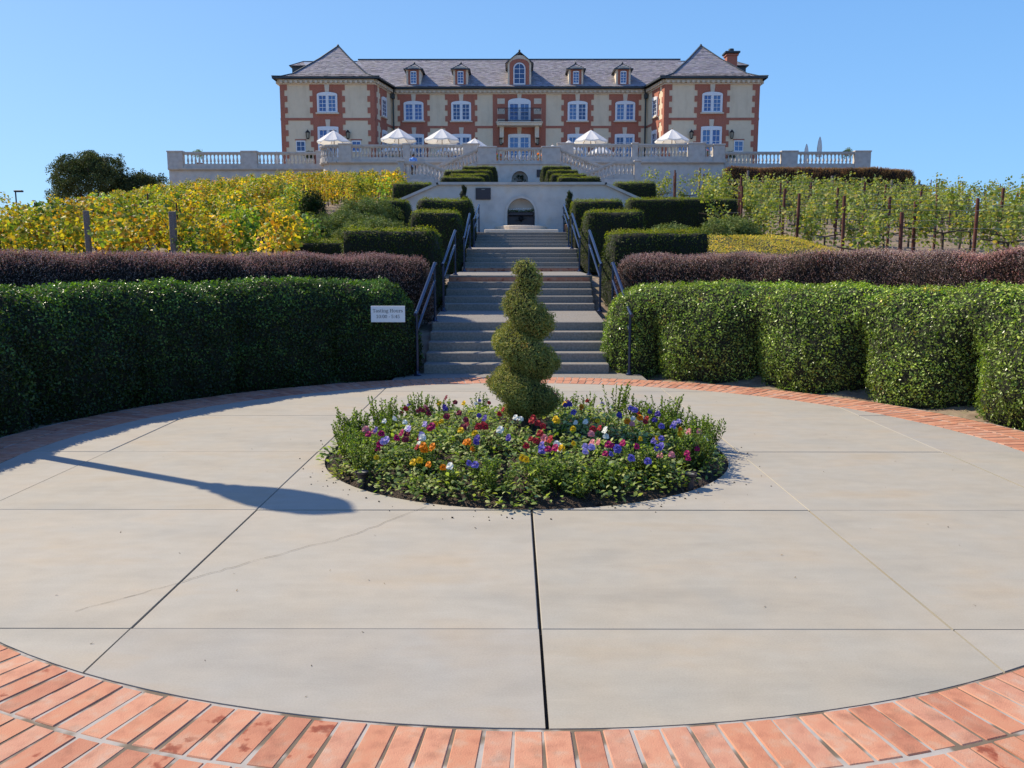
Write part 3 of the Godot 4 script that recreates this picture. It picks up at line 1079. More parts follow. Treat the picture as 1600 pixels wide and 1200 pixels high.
		lead.bar(e1, e1 + Vector3(-1.0, 0.7, -1.4), 0.15, 0.08)
	var rf := put("roof", sl.mesh(), M.slate, t)
	put("gutters_and_ridges", lead.mesh(), M.lead, rf)
	# chimney
	var ch := MB.new()
	ch.box(V(21.0, 20.9, 84.0), Vector3(1.0, 2.2, 1.0))
	ch.box(V(21.0, 21.85, 84.0), Vector3(1.2, 0.12, 1.2))
	var co := put("chimney", ch.mesh(), M.house_brick, rf)
	ch = MB.new()
	ch.box(V(21.0, 22.08, 84.0), Vector3(1.45, 0.18, 1.45), 0.03)
	ch.lathe([Vector2(0.24, 22.15), Vector2(0.28, 22.35), Vector2(0.26, 22.5), Vector2(0, 22.5)], V(21.0, 0, 84.0), 10)
	put("chimney_cap", ch.mesh(), M.lead, rf)
	# dormers
	for x in [-8.87, -4.74, 5.40, 9.55]:
		dormer(t, x, 0.64, 18.75, 19.38, 0.52, 1.1, 17.5, false)
	dormer(t, c, 1.03, 19.25, 20.25, 1.05, 1.85, 17.45, true)

func roof_d(y: float) -> float:   # where the main roof reaches a height
	return 75.4 + (y - 17.24) / 0.678

func dormer(t: Node, x: float, hw: float, ye: float, yr: float, ww: float, wh: float, wy: float, big: bool) -> void:
	var d0 := 75.75
	var m := MB.new()
	var p := PackedVector2Array([Vector2(-hw, 17.3), Vector2(hw, 17.3), Vector2(hw, ye)])
	for i in range(1, 10):
		var a := PI * i / 10
		p.append(Vector2(cos(a) * hw * 0.92, ye + sin(a) * (yr - ye) * (0.72 if big else 0.45)))
	p.append(Vector2(-hw, ye))
	m.xf = facade(V(x, 0, d0), Vector3.RIGHT)
	m.prism(p, -(roof_d(ye) - d0), 0.0)
	var o := put("dormer", m.mesh(), M.trim_stone, t)
	var b := MB.new()
	b.xf = shifted(m.xf, 0, wy - 0.1, 0)
	b.prism(arch_poly(hw * 2.0 - 0.34, ye - wy + (0.5 if big else 0.22), 0.5 if big else 0.2), 0.0, 0.03)
	put("brick_face", b.mesh(), M.house_brick, o)
	window(o, shifted(m.xf, 0, wy, 0.032), ww, wh, 0.5 if big else 0.05, 2, 4, "window", 0.0, 0.1 if not big else 0.1)
	var r := MB.new()
	var ov := 0.17
	var ap := V(x, yr, d0 + (0.05 if big else 0.75))
	var bk := V(x, yr, roof_d(yr) + 0.1)
	for s in [-1.0, 1.0]:
		var ef := V(x + s * (hw + ov), ye - 0.02, d0 - 0.2)
		var eb := V(x + s * (hw + ov), ye - 0.02, roof_d(ye) + 0.1)
		slates(r, ef, eb, ap, bk, 5, 0.3)
	if not big:
		slates(r, V(x - hw - ov, ye - 0.02, d0 - 0.2), V(x + hw + ov, ye - 0.02, d0 - 0.2), ap, ap + Vector3(0.01, 0, 0), 5, 0.3)
	put("dormer_roof", r.mesh(), M.slate, o)
	var l := MB.new()
	l.bar(ap + Vector3.UP * 0.03, bk + Vector3.UP * 0.03, 0.1, 0.06)
	for s in [-1.0, 1.0]:
		var ef := V(x + s * (hw + ov), ye, d0 - 0.2)
		l.bar(ef, V(x + s * (hw + ov), ye, roof_d(ye)), 0.1, 0.08)
		l.bar(ef, ap + Vector3.UP * 0.03, 0.09, 0.06)
		if not big:
			l.bar(ef, V(x, ye, d0 - 0.2), 0.1, 0.08)
	l.lathe([Vector2(0.07, 0), Vector2(0.1, 0.1), Vector2(0, 0.22)], ap, 6)
	put("dormer_ridge", l.mesh(), M.lead, o)

# ---------------------------------------------------------------- terrace
var baluster_mesh: ArrayMesh
var baluster_low: ArrayMesh

func make_balusters() -> void:
	var pr := [Vector2(0.09, 0.0), Vector2(0.09, 0.05), Vector2(0.05, 0.07), Vector2(0.06, 0.12), Vector2(0.095, 0.22), Vector2(0.085, 0.3), Vector2(0.05, 0.45), Vector2(0.042, 0.56), Vector2(0.065, 0.6), Vector2(0.05, 0.63), Vector2(0.085, 0.66), Vector2(0.085, 0.7)]
	var m := MB.new()
	m.lathe(pr, Vector3.ZERO, 10)
	baluster_mesh = m.mesh()

# rail follows the points (given at the top of the rail); rail 0.18, balusters 0.7, plinth 0.32
func balustrade(label: String, pts: PackedVector3Array, piers: Array, pitch := 0.29, plinth := 0.3) -> Node3D:
	var t := thing("balustrade", label, "balustrade", Vector3.ZERO, "stone balustrades of the terrace")
	var r := MB.new()
	var b := MB.new()
	for i in pts.size() - 1:
		var a := pts[i]
		var e := pts[i + 1]
		r.bar(a - Vector3.UP * 0.05, e - Vector3.UP * 0.05, 0.34, 0.1)
		r.bar(a - Vector3.UP * 0.145, e - Vector3.UP * 0.145, 0.26, 0.09)
		b.bar(a - Vector3.UP * (0.89 + plinth / 2), e - Vector3.UP * (0.89 + plinth / 2), 0.3, plinth)
	put("rail", r.mesh(), M.cast_stone, t)
	put("plinth", b.mesh(), M.cast_stone, t)
	for p in piers:   # [x, d, top, width, bottom]
		var q := MB.new()
		q.box(V(p[0], (p[2] + p[4]) / 2.0, p[1]), Vector3(p[3], p[2] - p[4], 0.46 if p.size() < 6 else p[5]))
		q.box(V(p[0], p[2] + 0.03, p[1]), Vector3(p[3] + 0.08, 0.1, 0.56 if p.size() < 6 else p[5] + 0.1), 0.015)
		put("pier", q.mesh(), M.cast_stone, t)
	var list := []
	var left := pitch * 0.6
	for i in pts.size() - 1:
		var a := pts[i]
		var e := pts[i + 1]
		var l := a.distance_to(e)
		while left < l:
			var q := a.lerp(e, left / l)
			var ok := true
			for p in piers:
				if absf(q.x - p[0]) < p[3] / 2.0 + 0.06 and absf(-q.z - p[1]) < 0.5:
					ok = false
			if ok:
				list.append([baluster_mesh, M.cast_stone, q - Vector3.UP * 0.89])
			left += pitch
		left -= l
	pieces("baluster", t, list)
	return t

func flat(poly: PackedVector2Array, y0: float, y1: float, bev := 0.0, m: MB = null) -> MB:   # polygon in x,d raised from y0 to y1
	if m == null:
		m = MB.new()
	m.xf = Transform3D(Basis(Vector3.RIGHT, Vector3.FORWARD, Vector3.UP), Vector3.ZERO)
	m.prism(poly, y0, y1, bev)
	m.xf = Transform3D.IDENTITY
	return m

func rect(x0: float, d0: float, x1: float, d1: float) -> PackedVector2Array:
	return PackedVector2Array([Vector2(x0, d0), Vector2(x1, d0), Vector2(x1, d1), Vector2(x0, d1)])

func terrace() -> void:
	var body := PackedVector2Array([Vector2(-26.47, 65), Vector2(-14.0, 65), Vector2(-14.0, 62.2), Vector2(-13.75, 61.5), Vector2(-13.3, 61.1), Vector2(-12.7, 61), Vector2(15.0, 61), Vector2(15.0, 65), Vector2(27.1, 65), Vector2(27.1, 104), Vector2(-26.47, 104)])
	struct("terrace_floor", flat(Geometry2D.offset_polygon(body, -0.2)[0], 9.0, TERR).mesh(), M.step_concrete)
	var t := thing("terrace_wall", "long pale plaster retaining wall carrying the terrace in front of the house", "wall")
	put("wall", flat(body, 3.0, 9.06).mesh(), M.plaster, t)
	var led := MB.new()
	for i in 9:
		var a := body[i]
		var b := body[i + 1]
		led.bar(V(a.x, 9.05, a.y), V(b.x, 9.05, b.y), 0.5, 0.1)
		led.bar(V(a.x, 8.97, a.y), V(b.x, 8.97, b.y), 0.38, 0.07)
	put("ledge", led.mesh(), M.cast_stone, t)
	# balustrades on the terrace edge
	var y := 10.28
	var bo := 9.1
	balustrade("stone balustrade on the left end of the terrace, nearest the dark tree", PackedVector3Array([V(-26.3, y, 65), V(-14.2, y, 65)]), [[-25.88, 65.0, y, 1.17, bo], [-20.23, 65.0, y, 1.2, bo], [-14.55, 65.0, y, 1.1, bo]])
	var cv := PackedVector3Array([V(-14.0, 10.25, 64.7), V(-14.0, 10.25, 62.2)])
	for i in 7:
		var a := PI / 2 * i / 6
		cv.append(V(-13.0 - cos(a), 10.25, 62.0 - sin(a)))
	cv.append(V(-12.5, 10.25, 61.0))
	balustrade("rounded corner balustrade left of the terrace front, under the leftmost open umbrella", cv, [], 0.24)
	balustrade("stone balustrade along the terrace front, left of the central stairs", PackedVector3Array([V(-12.5, 10.25, 61), V(-2.54, 10.25, 61)]), [[-12.1, 61.0, 10.25, 0.9, bo], [-7.72, 61.0, 10.25, 0.5, bo], [-3.1, 61.0, 10.25, 1.15, bo]], 0.25)
	balustrade("stone balustrade along the terrace front, right of the central stairs", PackedVector3Array([V(3.05, 10.29, 61), V(14.9, 10.29, 61)]), [[3.65, 61.0, 10.29, 1.15, bo], [8.6, 61.0, 10.29, 0.4, bo], [13.0, 61.0, 10.29, 1.2, bo], [14.6, 61.0, 10.2, 0.8, bo]], 0.25)
	balustrade("stone balustrade on the right end of the terrace, above the brown hedge", PackedVector3Array([V(15.0, y, 65), V(27.0, y, 65)]), [[15.5, 65.0, y, 0.9, bo], [20.94, 65.0, y, 1.22, bo], [26.5, 65.0, y, 1.2, bo]])
	# middle landing with its niche wall
	var ml := thing("landing_wall", "pale wall with small arched niche under the central landing balustrade", "wall")
	var w := MB.new()
	w.xf = facade(V(0, 0, 59.2), Vector3.RIGHT)
	var p := PackedVector2Array([Vector2(-2.54, 6.2), Vector2(-0.21, 6.2), Vector2(-0.21, 7.45)])
	for i in range(1, 12):
		var a := PI - PI * i / 12
		p.append(Vector2(0.37 + cos(a) * 0.58, 7.62 + sin(a) * 0.6))
	p.append_array(PackedVector2Array([Vector2(0.95, 7.45), Vector2(0.95, 6.2), Vector2(3.18, 6.2), Vector2(3.18, 8.66), Vector2(-2.54, 8.66)]))
	w.prism(p, -0.5, 0.0)
	w.xf = Transform3D.IDENTITY
	w.box(V(0.32, 7.4, 60.3), Vector3(5.7, 2.5, 1.2))
	w.box(V(0.37, 7.2, 59.55), Vector3(1.2, 0.1, 0.5))
	put("wall", w.mesh(), M.plaster, ml)
	w = MB.new()
	w.box(V(0.32, 8.71, 60.05), Vector3(5.9, 0.1, 1.9))
	put("landing", w.mesh(), M.cast_stone, ml)
	balustrade("short stone balustrade of the central landing below the balcony", PackedVector3Array([V(-2.54, 9.81, 59.35), V(3.18, 9.81, 59.35)]), [[-1.9, 59.35, 9.81, 1.28, 8.76], [2.54, 59.35, 9.81, 1.28, 8.76]], 0.26, 0.16)
	# the two flights that leave the landing sideways and turn back
	for s in [-1.0, 1.0]:
		var side := "left" if s < 0 else "right"
		var c := 0.32
		var st := thing("terrace_stairs", "stone side stairs turning down from the landing, %s flight" % side, "stairs", Vector3.ZERO, "stairs up to the terrace")
		for k in 8:
			var q := MB.new()
			var x: float = c + s * (2.86 + (k + 0.5) * 0.36)
			var top := 8.7 - (k + 1) * 0.145
			q.box(V(x, top - 0.9, 60.2), Vector3(0.36, 1.8, 1.5))
			put("step", q.mesh(), M.cast_stone, st)
		var q2 := MB.new()
		q2.box(V(c + s * 6.95, 6.5, 59.2), Vector3(2.4, 2.0, 3.6))
		put("half_landing", q2.mesh(), M.plaster, st)
		for k in 6:
			var q := MB.new()
			var x: float = c + s * (5.75 - (k + 0.5) * 0.36)
			q.box(V(x, 7.5 - (k + 1) * 0.145 - 0.8, 58.3), Vector3(0.36, 1.6, 1.6))
			put("step", q.mesh(), M.cast_stone, st)
		balustrade("sloping stone balustrade beside the upper side stairs, %s of the landing" % side, PackedVector3Array([V(c + s * 2.86, 9.78, 59.4), V(c + s * 5.75, 8.6, 59.4)]), [], 0.27, 0.28)
		balustrade("low stone balustrade of the lower side stairs, %s of the niche" % side, PackedVector3Array([V(c + s * 8.1, 8.66, 57.6), V(c + s * 6.4, 8.66, 57.6), V(c + s * 4.6, 7.93, 57.6), V(c + s * 3.6, 7.52, 57.6)]), [[c + s * 8.0, 57.6, 8.66, 0.4, 7.4]], 0.27, 0.3)
	var pl := thing("potted_plant", "dark leafy plant in a bowl standing in the small upper niche", "plant", V(0.37, 7.25, 59.35))
	var b := MB.new()
	b.lathe([Vector2(0.12, 0), Vector2(0.1, 0.15), Vector2(0.24, 0.3), Vector2(0.22, 0.3)], Vector3.ZERO, 10)
	put("bowl", b.mesh(), M.iron, pl)
	crown(pl, Vector3(0, 0.48, 0), Vector3(0.36, 0.22, 0.25), 26, leaf_patch(10, 0.1, 0.04, 0.09, 0.04, 0.8, DARK_GREEN), M.box_leaf, Color(0.7, 0.7, 0.7), 0.3, 0.4, "leaves")
	var pq := thing("wall_plaque", "small dark plaque on the upper wall beside the right hedges", "plaque")
	b = MB.new()
	b.box(V(1.73, 8.05, 59.17), Vector3(0.36, 0.52, 0.05), 0.01)
	put("plate", b.mesh(), M.bronze, pq)

func umbrella(label: String, x: float, d: float, top: float, rad: float, closed := false) -> void:
	var t := thing("patio_umbrella", label, "umbrella", V(x, TERR, d), "closed umbrellas on the right terrace" if closed else "white umbrellas on the terrace")
	var h := top - TERR
	var m := MB.new()
	m.tube(PackedVector3Array([Vector3(0, 0, 0), Vector3(0, h - 0.1, 0)]), PackedFloat32Array([0.03]), 8)
	put("pole", m.mesh(), M.pole_wood, t)
	m = MB.new()
	m.lathe([Vector2(0.35, 0), Vector2(0.35, 0.06), Vector2(0.08, 0.1), Vector2(0.06, 0.3)], Vector3.ZERO, 12)
	put("base", m.mesh(), M.iron, t)
	m = MB.new()
	m.lathe([Vector2(0.03, h - 0.1), Vector2(0.045, h - 0.05), Vector2(0, h)], Vector3.ZERO, 8)
	put("finial", m.mesh(), M.pole_wood, t)
	m = MB.new()
	if closed:
		var n := 16
		var pr := [Vector2(0.05, h - 0.06), Vector2(0.13, h - 0.35), Vector2(0.2, h - 0.9), Vector2(0.17, h - 1.35), Vector2(0.22, h - 1.6)]
		var rows := []
		for q in pr:
			var row := []
			for k in n:
				var a := TAU * k / n
				row.append(Vector3(cos(a), 0, sin(a)) * q.x * (1.0 if k % 2 else 0.72) + Vector3.UP * q.y)
			rows.append(row)
		m.grid(rows, true)
		put("canopy", m.mesh(), M.canvas, t)
		return
	var drop := 0.85
	for k in 8:
		var a0 := TAU * (k + 0.5) / 8
		var a1 := TAU * (k + 1.5) / 8
		for i in 5:   # each panel sags a little between its ribs
			var r0 := rad * i / 5.0
			var r1 := rad * (i + 1) / 5.0
			for j in 3:
				var pts := []
				for e in [[r0, j], [r1, j], [r1, j + 1], [r0, j + 1]]:
					var u: float = e[1] / 3.0
					var o: Vector3 = (Vector3(cos(a0), 0, sin(a0)).lerp(Vector3(cos(a1), 0, sin(a1)), u)) * e[0]
					pts.append(o + Vector3.UP * (h - 0.1 - drop * pow(e[0] / rad, 1.08) - 0.07 * sin(PI * u) * e[0] / rad))
				m.f(pts, Vector3.UP)
		# short valance
		for j in 3:
			var u0 := j / 3.0
			var u1 := (j + 1) / 3.0
			var p0 := Vector3(cos(a0), 0, sin(a0)).lerp(Vector3(cos(a1), 0, sin(a1)), u0) * rad + Vector3.UP * (h - 0.1 - drop - 0.07 * sin(PI * u0))
			var p1 := Vector3(cos(a0), 0, sin(a0)).lerp(Vector3(cos(a1), 0, sin(a1)), u1) * rad + Vector3.UP * (h - 0.1 - drop - 0.07 * sin(PI * u1))
			m.f([p0, p1, p1 - Vector3.UP * 0.1, p0 - Vector3.UP * 0.1], p0)
	put("canopy", m.mesh(), M.canvas, t)
	for k in 8:
		var a := TAU * (k + 0.5) / 8
		var e := Vector3(cos(a), 0, sin(a))
		var q := MB.new()
		q.bar(Vector3(0, h - 0.14, 0), e * rad * 0.97 + Vector3.UP * (h - 0.13 - drop * 0.97), 0.025, 0.025)
		q.bar(Vector3(0, h - 0.75, 0) , e * rad * 0.5 + Vector3.UP * (h - 0.14 - drop * 0.5), 0.02, 0.02)
		put("rib", q.mesh(), M.pole_wood, t)

# ---------------------------------------------------------------- stairs
func sx(d: float) -> float:
	return 0.03 + (d - 12.5) * 0.0165

func stairs() -> void:
	var fl := [[12.48, 0.0, 0.14, 0.30], [15.36, 0.80, 0.127, 0.32], [20.0, 1.49, 0.113, 0.33], [24.5, 2.17, 0.098, 0.36]]
	for i in 4:
		var f: Array = fl[i]
		var t := thing("stair_flight", "%s flight of five concrete steps%s" % [nth(i + 1), [" rising from the brick ring", " with a brick strip on its top riser", " with a brick strip on its lowest riser", " just below the arched fountain wall"][i]], "stairs", Vector3.ZERO, "concrete stair flights up the hill")
		for k in 5:
			var top: float = f[1] + f[2] * (k + 1)
			var d0: float = f[0] + f[3] * k
			var m := MB.new()
			var dep: float = f[3] + 0.04
			m.box(V(sx(d0), top - 0.12, d0 + dep / 2), Vector3(2.82, 0.24, dep), 0.012)
			var s := put("step", m.mesh(), M.step_concrete, t)
			if (i == 1 and k == 4) or (i == 2 and k == 0):
				m = MB.new()
				m.box(V(sx(d0), top - f[2] / 2 - 0.02, d0 - 0.004), Vector3(2.8, f[2] * 0.7, 0.012))
				put("brick_strip", m.mesh(), M.brick_1, s)
	# landings: gently falling slabs
	var ld := [[13.7, 0.70, 15.36, 0.80], [16.66, 1.435, 20.0, 1.49], [21.34, 2.055, 24.5, 2.17], [25.96, 2.66, 30.6, 2.70]]
	for i in 4:
		var e: Array = ld[i]
		var m := MB.new()
		var x := sx((e[0] + e[2]) / 2)
		var hw := 1.43 if i < 3 else 2.6
		var a := V(x - hw, e[1] - 0.004, e[0])
		var b := V(x + hw, e[1] - 0.004, e[0])
		var g := V(x + hw, e[3], e[2])
		var h := V(x - hw, e[3], e[2])
		var dn := Vector3.DOWN * 0.5
		m.f([a, b, g, h], Vector3.UP)
		m.f([a, b, b + dn, a + dn], Vector3.BACK)
		m.f([b, g, g + dn, b + dn], Vector3.RIGHT)
		m.f([a, h, h + dn, a + dn], Vector3.LEFT)
		struct("landing_path", m.mesh(), M.step_concrete)

func handrail(label: String, lo: Vector3, lo_y: float, hi: Vector3, hi_y: float) -> void:
	var t := thing("handrail", label, "handrail", Vector3.ZERO, "dark metal handrails beside the stairs")
	for e in [[lo, lo_y], [hi, hi_y]]:
		var m := MB.new()
		var b: Vector3 = e[0]
		m.tube(PackedVector3Array([b, Vector3(b.x, e[1], b.z)]), PackedFloat32Array([0.022]), 10)
		m.lathe([Vector2(0.055, 0.0), Vector2(0.055, 0.012), Vector2(0.035, 0.03), Vector2(0.03, 0.07)], b, 12)
		m.lathe([Vector2(0.03, -0.03), Vector2(0.03, 0.0), Vector2(0.0, 0.03)], Vector3(b.x, e[1], b.z), 10)
		put("post", m.mesh(), M.rail_paint, t)
	var a := Vector3(lo.x, lo_y - 0.01, lo.z)
	var b2 := Vector3(hi.x, hi_y - 0.01, hi.z)
	var dir := (b2 - a).normalized()
	var fw := Vector3(dir.x, 0, dir.z).normalized()
	var m := MB.new()
	m.tube(PackedVector3Array([a - fw * 0.12 - Vector3.UP * 0.03, a - fw * 0.03, a, b2, b2 + fw * 0.1]), PackedFloat32Array([0.027]), 12)
	put("top_rail", m.mesh(), M.rail_paint, t)
	m = MB.new()
	var dn := Vector3.DOWN * 0.27
	m.tube(PackedVector3Array([a + dn, b2 + dn]), PackedFloat32Array([0.022]), 10)
	put("lower_rail", m.mesh(), M.rail_paint, t)

# ---------------------------------------------------------------- fountain wall
func fountain() -> void:
	var t := thing("fountain_wall", "pale plaster wall with arched niche closing the stairs below the terrace", "wall")
	var m := MB.new()
	m.xf = facade(V(0, 0, 30), Vector3.RIGHT)
	var ac := 0.235
	var ar := 0.5
	var p := PackedVector2Array([Vector2(-4.3, 2.0), Vector2(ac - ar, 2.0), Vector2(ac - ar, 3.5)])
	for i in range(1, 16):
		var a := PI - PI * i / 16
		p.append(Vector2(ac + cos(a) * ar, 3.5 + sin(a) * 0.52))
	p.append_array(PackedVector2Array([Vector2(ac + ar, 3.5), Vector2(ac + ar, 2.0), Vector2(4.7, 2.0), Vector2(4.6, 3.85), Vector2(3.2, 4.48), Vector2(-2.7, 4.48), Vector2(-4.15, 3.85)]))
	m.prism(p, -0.6, 0.0)
	m.box(Vector3(ac, 3.2, -0.36), Vector3(1.4, 2.0, 0.1))
	put("wall", m.mesh(), M.plaster, t)
	m = MB.new()
	m.xf = facade(V(0, 0, 30), Vector3.RIGHT)
	for e in [[-2.76, 4.52, 3.26, 4.52], [-4.25, 3.87, -2.7, 4.52], [3.2, 4.52, 4.7, 3.87]]:
		m.bar(Vector3(e[0], e[1], -0.27), Vector3(e[2], e[3], -0.27), 0.74, 0.09)
	put("coping", m.mesh(), M.cast_stone, t)
	m = MB.new()
	m.xf = facade(V(0, 0, 30), Vector3.RIGHT)
	for s in [-1.0, 1.0]:
		m.box(Vector3(ac + s * (ar + 0.04), 3.1, 0.02), Vector3(0.1, 0.8, 0.06))
	for i in 16:
		var a0 := PI * i / 16
		var a1 := PI * (i + 1) / 16
		var q := []
		for e in [[a0, ar - 0.01], [a1, ar - 0.01], [a1, ar + 0.09], [a0, ar + 0.09]]:
			q.append(Vector3(ac + cos(e[0]) * e[1], 3.5 + sin(e[0]) * (e[1] + 0.02), 0.05))
		m.f(q, Vector3(0, 0, 1))
		var out := Vector3(cos(a0), sin(a0), 0)
		m.f([q[2], q[3], q[3] - Vector3(0, 0, 0.06), q[2] - Vector3(0, 0, 0.06)], out)
		m.f([q[0], q[1], q[1] - Vector3(0, 0, 0.06), q[0] - Vector3(0, 0, 0.06)], -out)
	put("arch_moulding", m.mesh(), M.cast_stone, t)
	# half-round basin in front of the niche
	var b := thing("fountain_basin", "low half-round stone basin at the foot of the arched niche", "basin")
	var ring := PackedVector2Array()
	for i in 21:
		var a := PI * i / 20
		ring.append(Vector2(ac + cos(a) * 0.92, 29.94 - sin(a) * 1.1))
	for i in 21:
		var a := PI - PI * i / 20
		ring.append(Vector2(ac + cos(a) * 0.7, 29.94 - sin(a) * 0.88))
	put("rim", flat(ring, 2.6, 3.02, 0.02).mesh(), M.trim_stone, b)
	var fl := PackedVector2Array()
	for i in 21:
		var a := PI * i / 20
		fl.append(Vector2(ac + cos(a) * 0.72, 29.93 - sin(a) * 0.9))
	put("basin_floor", flat(fl, 2.6, 2.93).mesh(), M.trim_stone, b)
	m = MB.new()
	m.box(V(ac, 2.76, 29.2), Vector3(2.5, 0.2, 1.5), 0.02)
	put("step", m.mesh(), M.trim_stone, b)
	# planter in the niche
	var k := thing("niche_planter", "dark iron planter with leaves and white flowers set across the arched niche", "planter")
	m = MB.new()
	m.box(V(ac, 3.48, 30.22), Vector3(0.9, 0.13, 0.2), 0.02)
	m.box(V(ac, 3.2, 30.28), Vector3(0.96, 0.42, 0.04), 0.01)
	put("trough", m.mesh(), M.bronze, k)
	m = MB.new()
	m.lathe([Vector2(0.02, -0.1), Vector2(0.08, -0.02), Vector2(0.1, 0.05), Vector2(0.05, 0.1)], V(ac, 3.3, 30.2), 10)
	m.bar(V(ac - 0.2, 3.26, 30.2), V(ac + 0.2, 3.34, 30.2), 0.05, 0.05)
	put("spout", m.mesh(), M.iron, k)
	var lf := leaf_patch(12, 0.09, 0.03, 0.07, 0.035, 0.8, MID_GREEN)
	var where := []
	var tn := []
	for i in 26:
		where.append(place(V(ac - 0.42 + 0.84 * i / 25.0, 3.58 + rnd(-0.02, 0.03), 30.15 + rnd(-0.08, 0.05)), Vector3.UP + rand_dir() * 0.5, rnd(0.5, 0.8)))
		tn.append(Color.WHITE * rnd(0.7, 1.2))
	multi("leaves", lf, where, tn, M.box_leaf, k)
	m = MB.new()
	for i in 14:
		var o := V(ac - 0.4 + 0.8 * i / 13.0, 3.64 + rnd(-0.02, 0.02), 30.05 + rnd(-0.04, 0.04))
		m.lathe([Vector2(0, -0.025), Vector2(0.025, 0), Vector2(0, 0.025)], o, 6)
	put("flowers", m.mesh(), M.white_paint, k)
	# bronze plaque
	var q := thing("bronze_plaque", "large dark bronze plaque on the fountain wall left of the arch", "plaque")
	m = MB.new()
	m.box(V(-1.107, 4.165, 29.97), Vector3(0.53, 0.4, 0.05), 0.01)
	put("plate", m.mesh(), M.bronze, q)
	m = MB.new()
	m.box(V(-1.107, 4.315, 29.943), Vector3(0.12, 0.03, 0.008))
	put("emblem", m.mesh(), M.plaque_print, q)
	for e in [[-1.76, "narrow spiral topiary in front of the fountain wall, left of the bronze plaque", 4.42], [1.9, "narrow spiral topiary in front of the fountain wall, right of the arch", 4.2]]:
		var h: float = e[2] - 2.68
		var s := thing("spiral_topiary", e[1], "topiary", V(e[0], 2.68, 29.3), "small spiral topiaries by the fountain")
		m = MB.new()
		m.lathe([Vector2(0.15, 0), Vector2(0.2, 0.35), Vector2(0.22, 0.36), Vector2(0.2, 0.38), Vector2(0, 0.36)], Vector3.ZERO, 12)
		put("pot", m.mesh(), M.pot, s)
		spiral(s, Vector3(0, 0.36, 0), h - 0.36, 0.2, 0.08, 4.0, 420, leaf_patch(8, 0.045, 0.02, 0.04, 0.02, 0.9, DARK_GREEN), Color(0.8, 0.85, 0.8), 0.02)

# a spiral clipped conifer: a ramp of foliage wound round a trunk
func spiral(parent: Node, o: Vector3, h: float, r0: float, r1: float, turns: float, cnt: int, leafm: Mesh, tint: Color, trunk: float, phase := 0.0) -> void:
	var rows := []
	var nr := 70
	var nc := 28
	for i in nr + 1:
		var t := float(i) / nr
		var row := []
		for k in nc:
			var a := TAU * k / nc
			row.append(o + spiral_at(a, t, h, r0, r1, turns, phase) * 1.0)
		rows.append(row)
	var m := MB.new()
	m.grid(rows, true)
	if m.n[nc * 20].dot(m.v[nc * 20] - Vector3(o.x, m.v[nc * 20].y, o.z)) < 0.0:
		for i in m.n.size():
			m.n[i] = -m.n[i]
		for i in range(0, m.ix.size(), 3):
			var x := m.ix[i]
			m.ix[i] = m.ix[i + 1]
			m.ix[i + 1] = x
	var core := MB.new()
	var rows2 := []
	for i in nr + 1:
		var row := []
		for k in nc:
			var q: Vector3 = rows[i][k]
			row.append(Vector3(o.x + (q.x - o.x) * 0.86, q.y, o.z + (q.z - o.z) * 0.86))
		rows2.append(row)
	core.grid(rows2, true)
	put("branches", core.mesh(), M.twig, parent)
	var tr := MB.new()
	tr.tube(PackedVector3Array([o - Vector3.UP * 0.2, o + Vector3.UP * h * 0.8]), PackedFloat32Array([trunk, trunk * 0.4]), 8)
	put("trunk", tr.mesh(), M.bark, parent)
	var area := 0.0
	for k in range(0, m.ix.size(), 3):
		area += (m.v[m.ix[k + 1]] - m.v[m.ix[k]]).cross(m.v[m.ix[k + 2]] - m.v[m.ix[k]]).length() * 0.5
	var where := scatter(m, cnt / area, 0.75, 1.25, 0.5)
	for i in where.size():
		where[i].origin += where[i].basis.y.normalized() * rnd(-0.025, 0.012 + r0 * 0.06 * maxf(0.0, fnoise.get_noise_3dv(where[i].origin * 300.0)))
	var tn := tints(where, 0.75, 1.25)
	for i in tn.size():
		tn[i] = tn[i] * tint
	multi("foliage", leafm, where, tn, M.fine_leaf, parent)

func spiral_at(a: float, t: float, h: float, r0: float, r1: float, turns: float, phase: float) -> Vector3:
	var big := prof(t, [[0.0, r0 * 0.93], [0.2, r0], [0.58, lerpf(r0, r1, 0.25)], [0.84, lerpf(r0, r1, 0.78)], [1.0, r1]])
	if t > 0.93:
		big *= sqrt(maxf(0.0, 1.0 - pow((t - 0.93) / 0.07, 2.0)))
	if t < 0.08:
		big *= 0.45 + 0.55 * sqrt(1.0 - pow(1.0 - t / 0.08, 2.0))
	var w := fposmod(turns * t - (a + phase) / TAU, 1.0)   # 0 at the groove, round in between
	var g := sin(PI * w)
	var r := big * (0.20 + 0.88 * pow(g, 0.72))
	r *= 1.0 + 0.22 * fnoise.get_noise_3d(cos(a) * 90.0, t * 320.0, sin(a) * 90.0)
	return Vector3(cos(a) * r, h * t, sin(a) * r)

# ---------------------------------------------------------------- forecourt
func circle(x: float, d: float, r: float, n := 96) -> PackedVector2Array:
	var p := PackedVector2Array()
	for i in n:
		var a := TAU * i / n
		p.append(Vector2(x + r * cos(a), d + r * sin(a)))
	return p

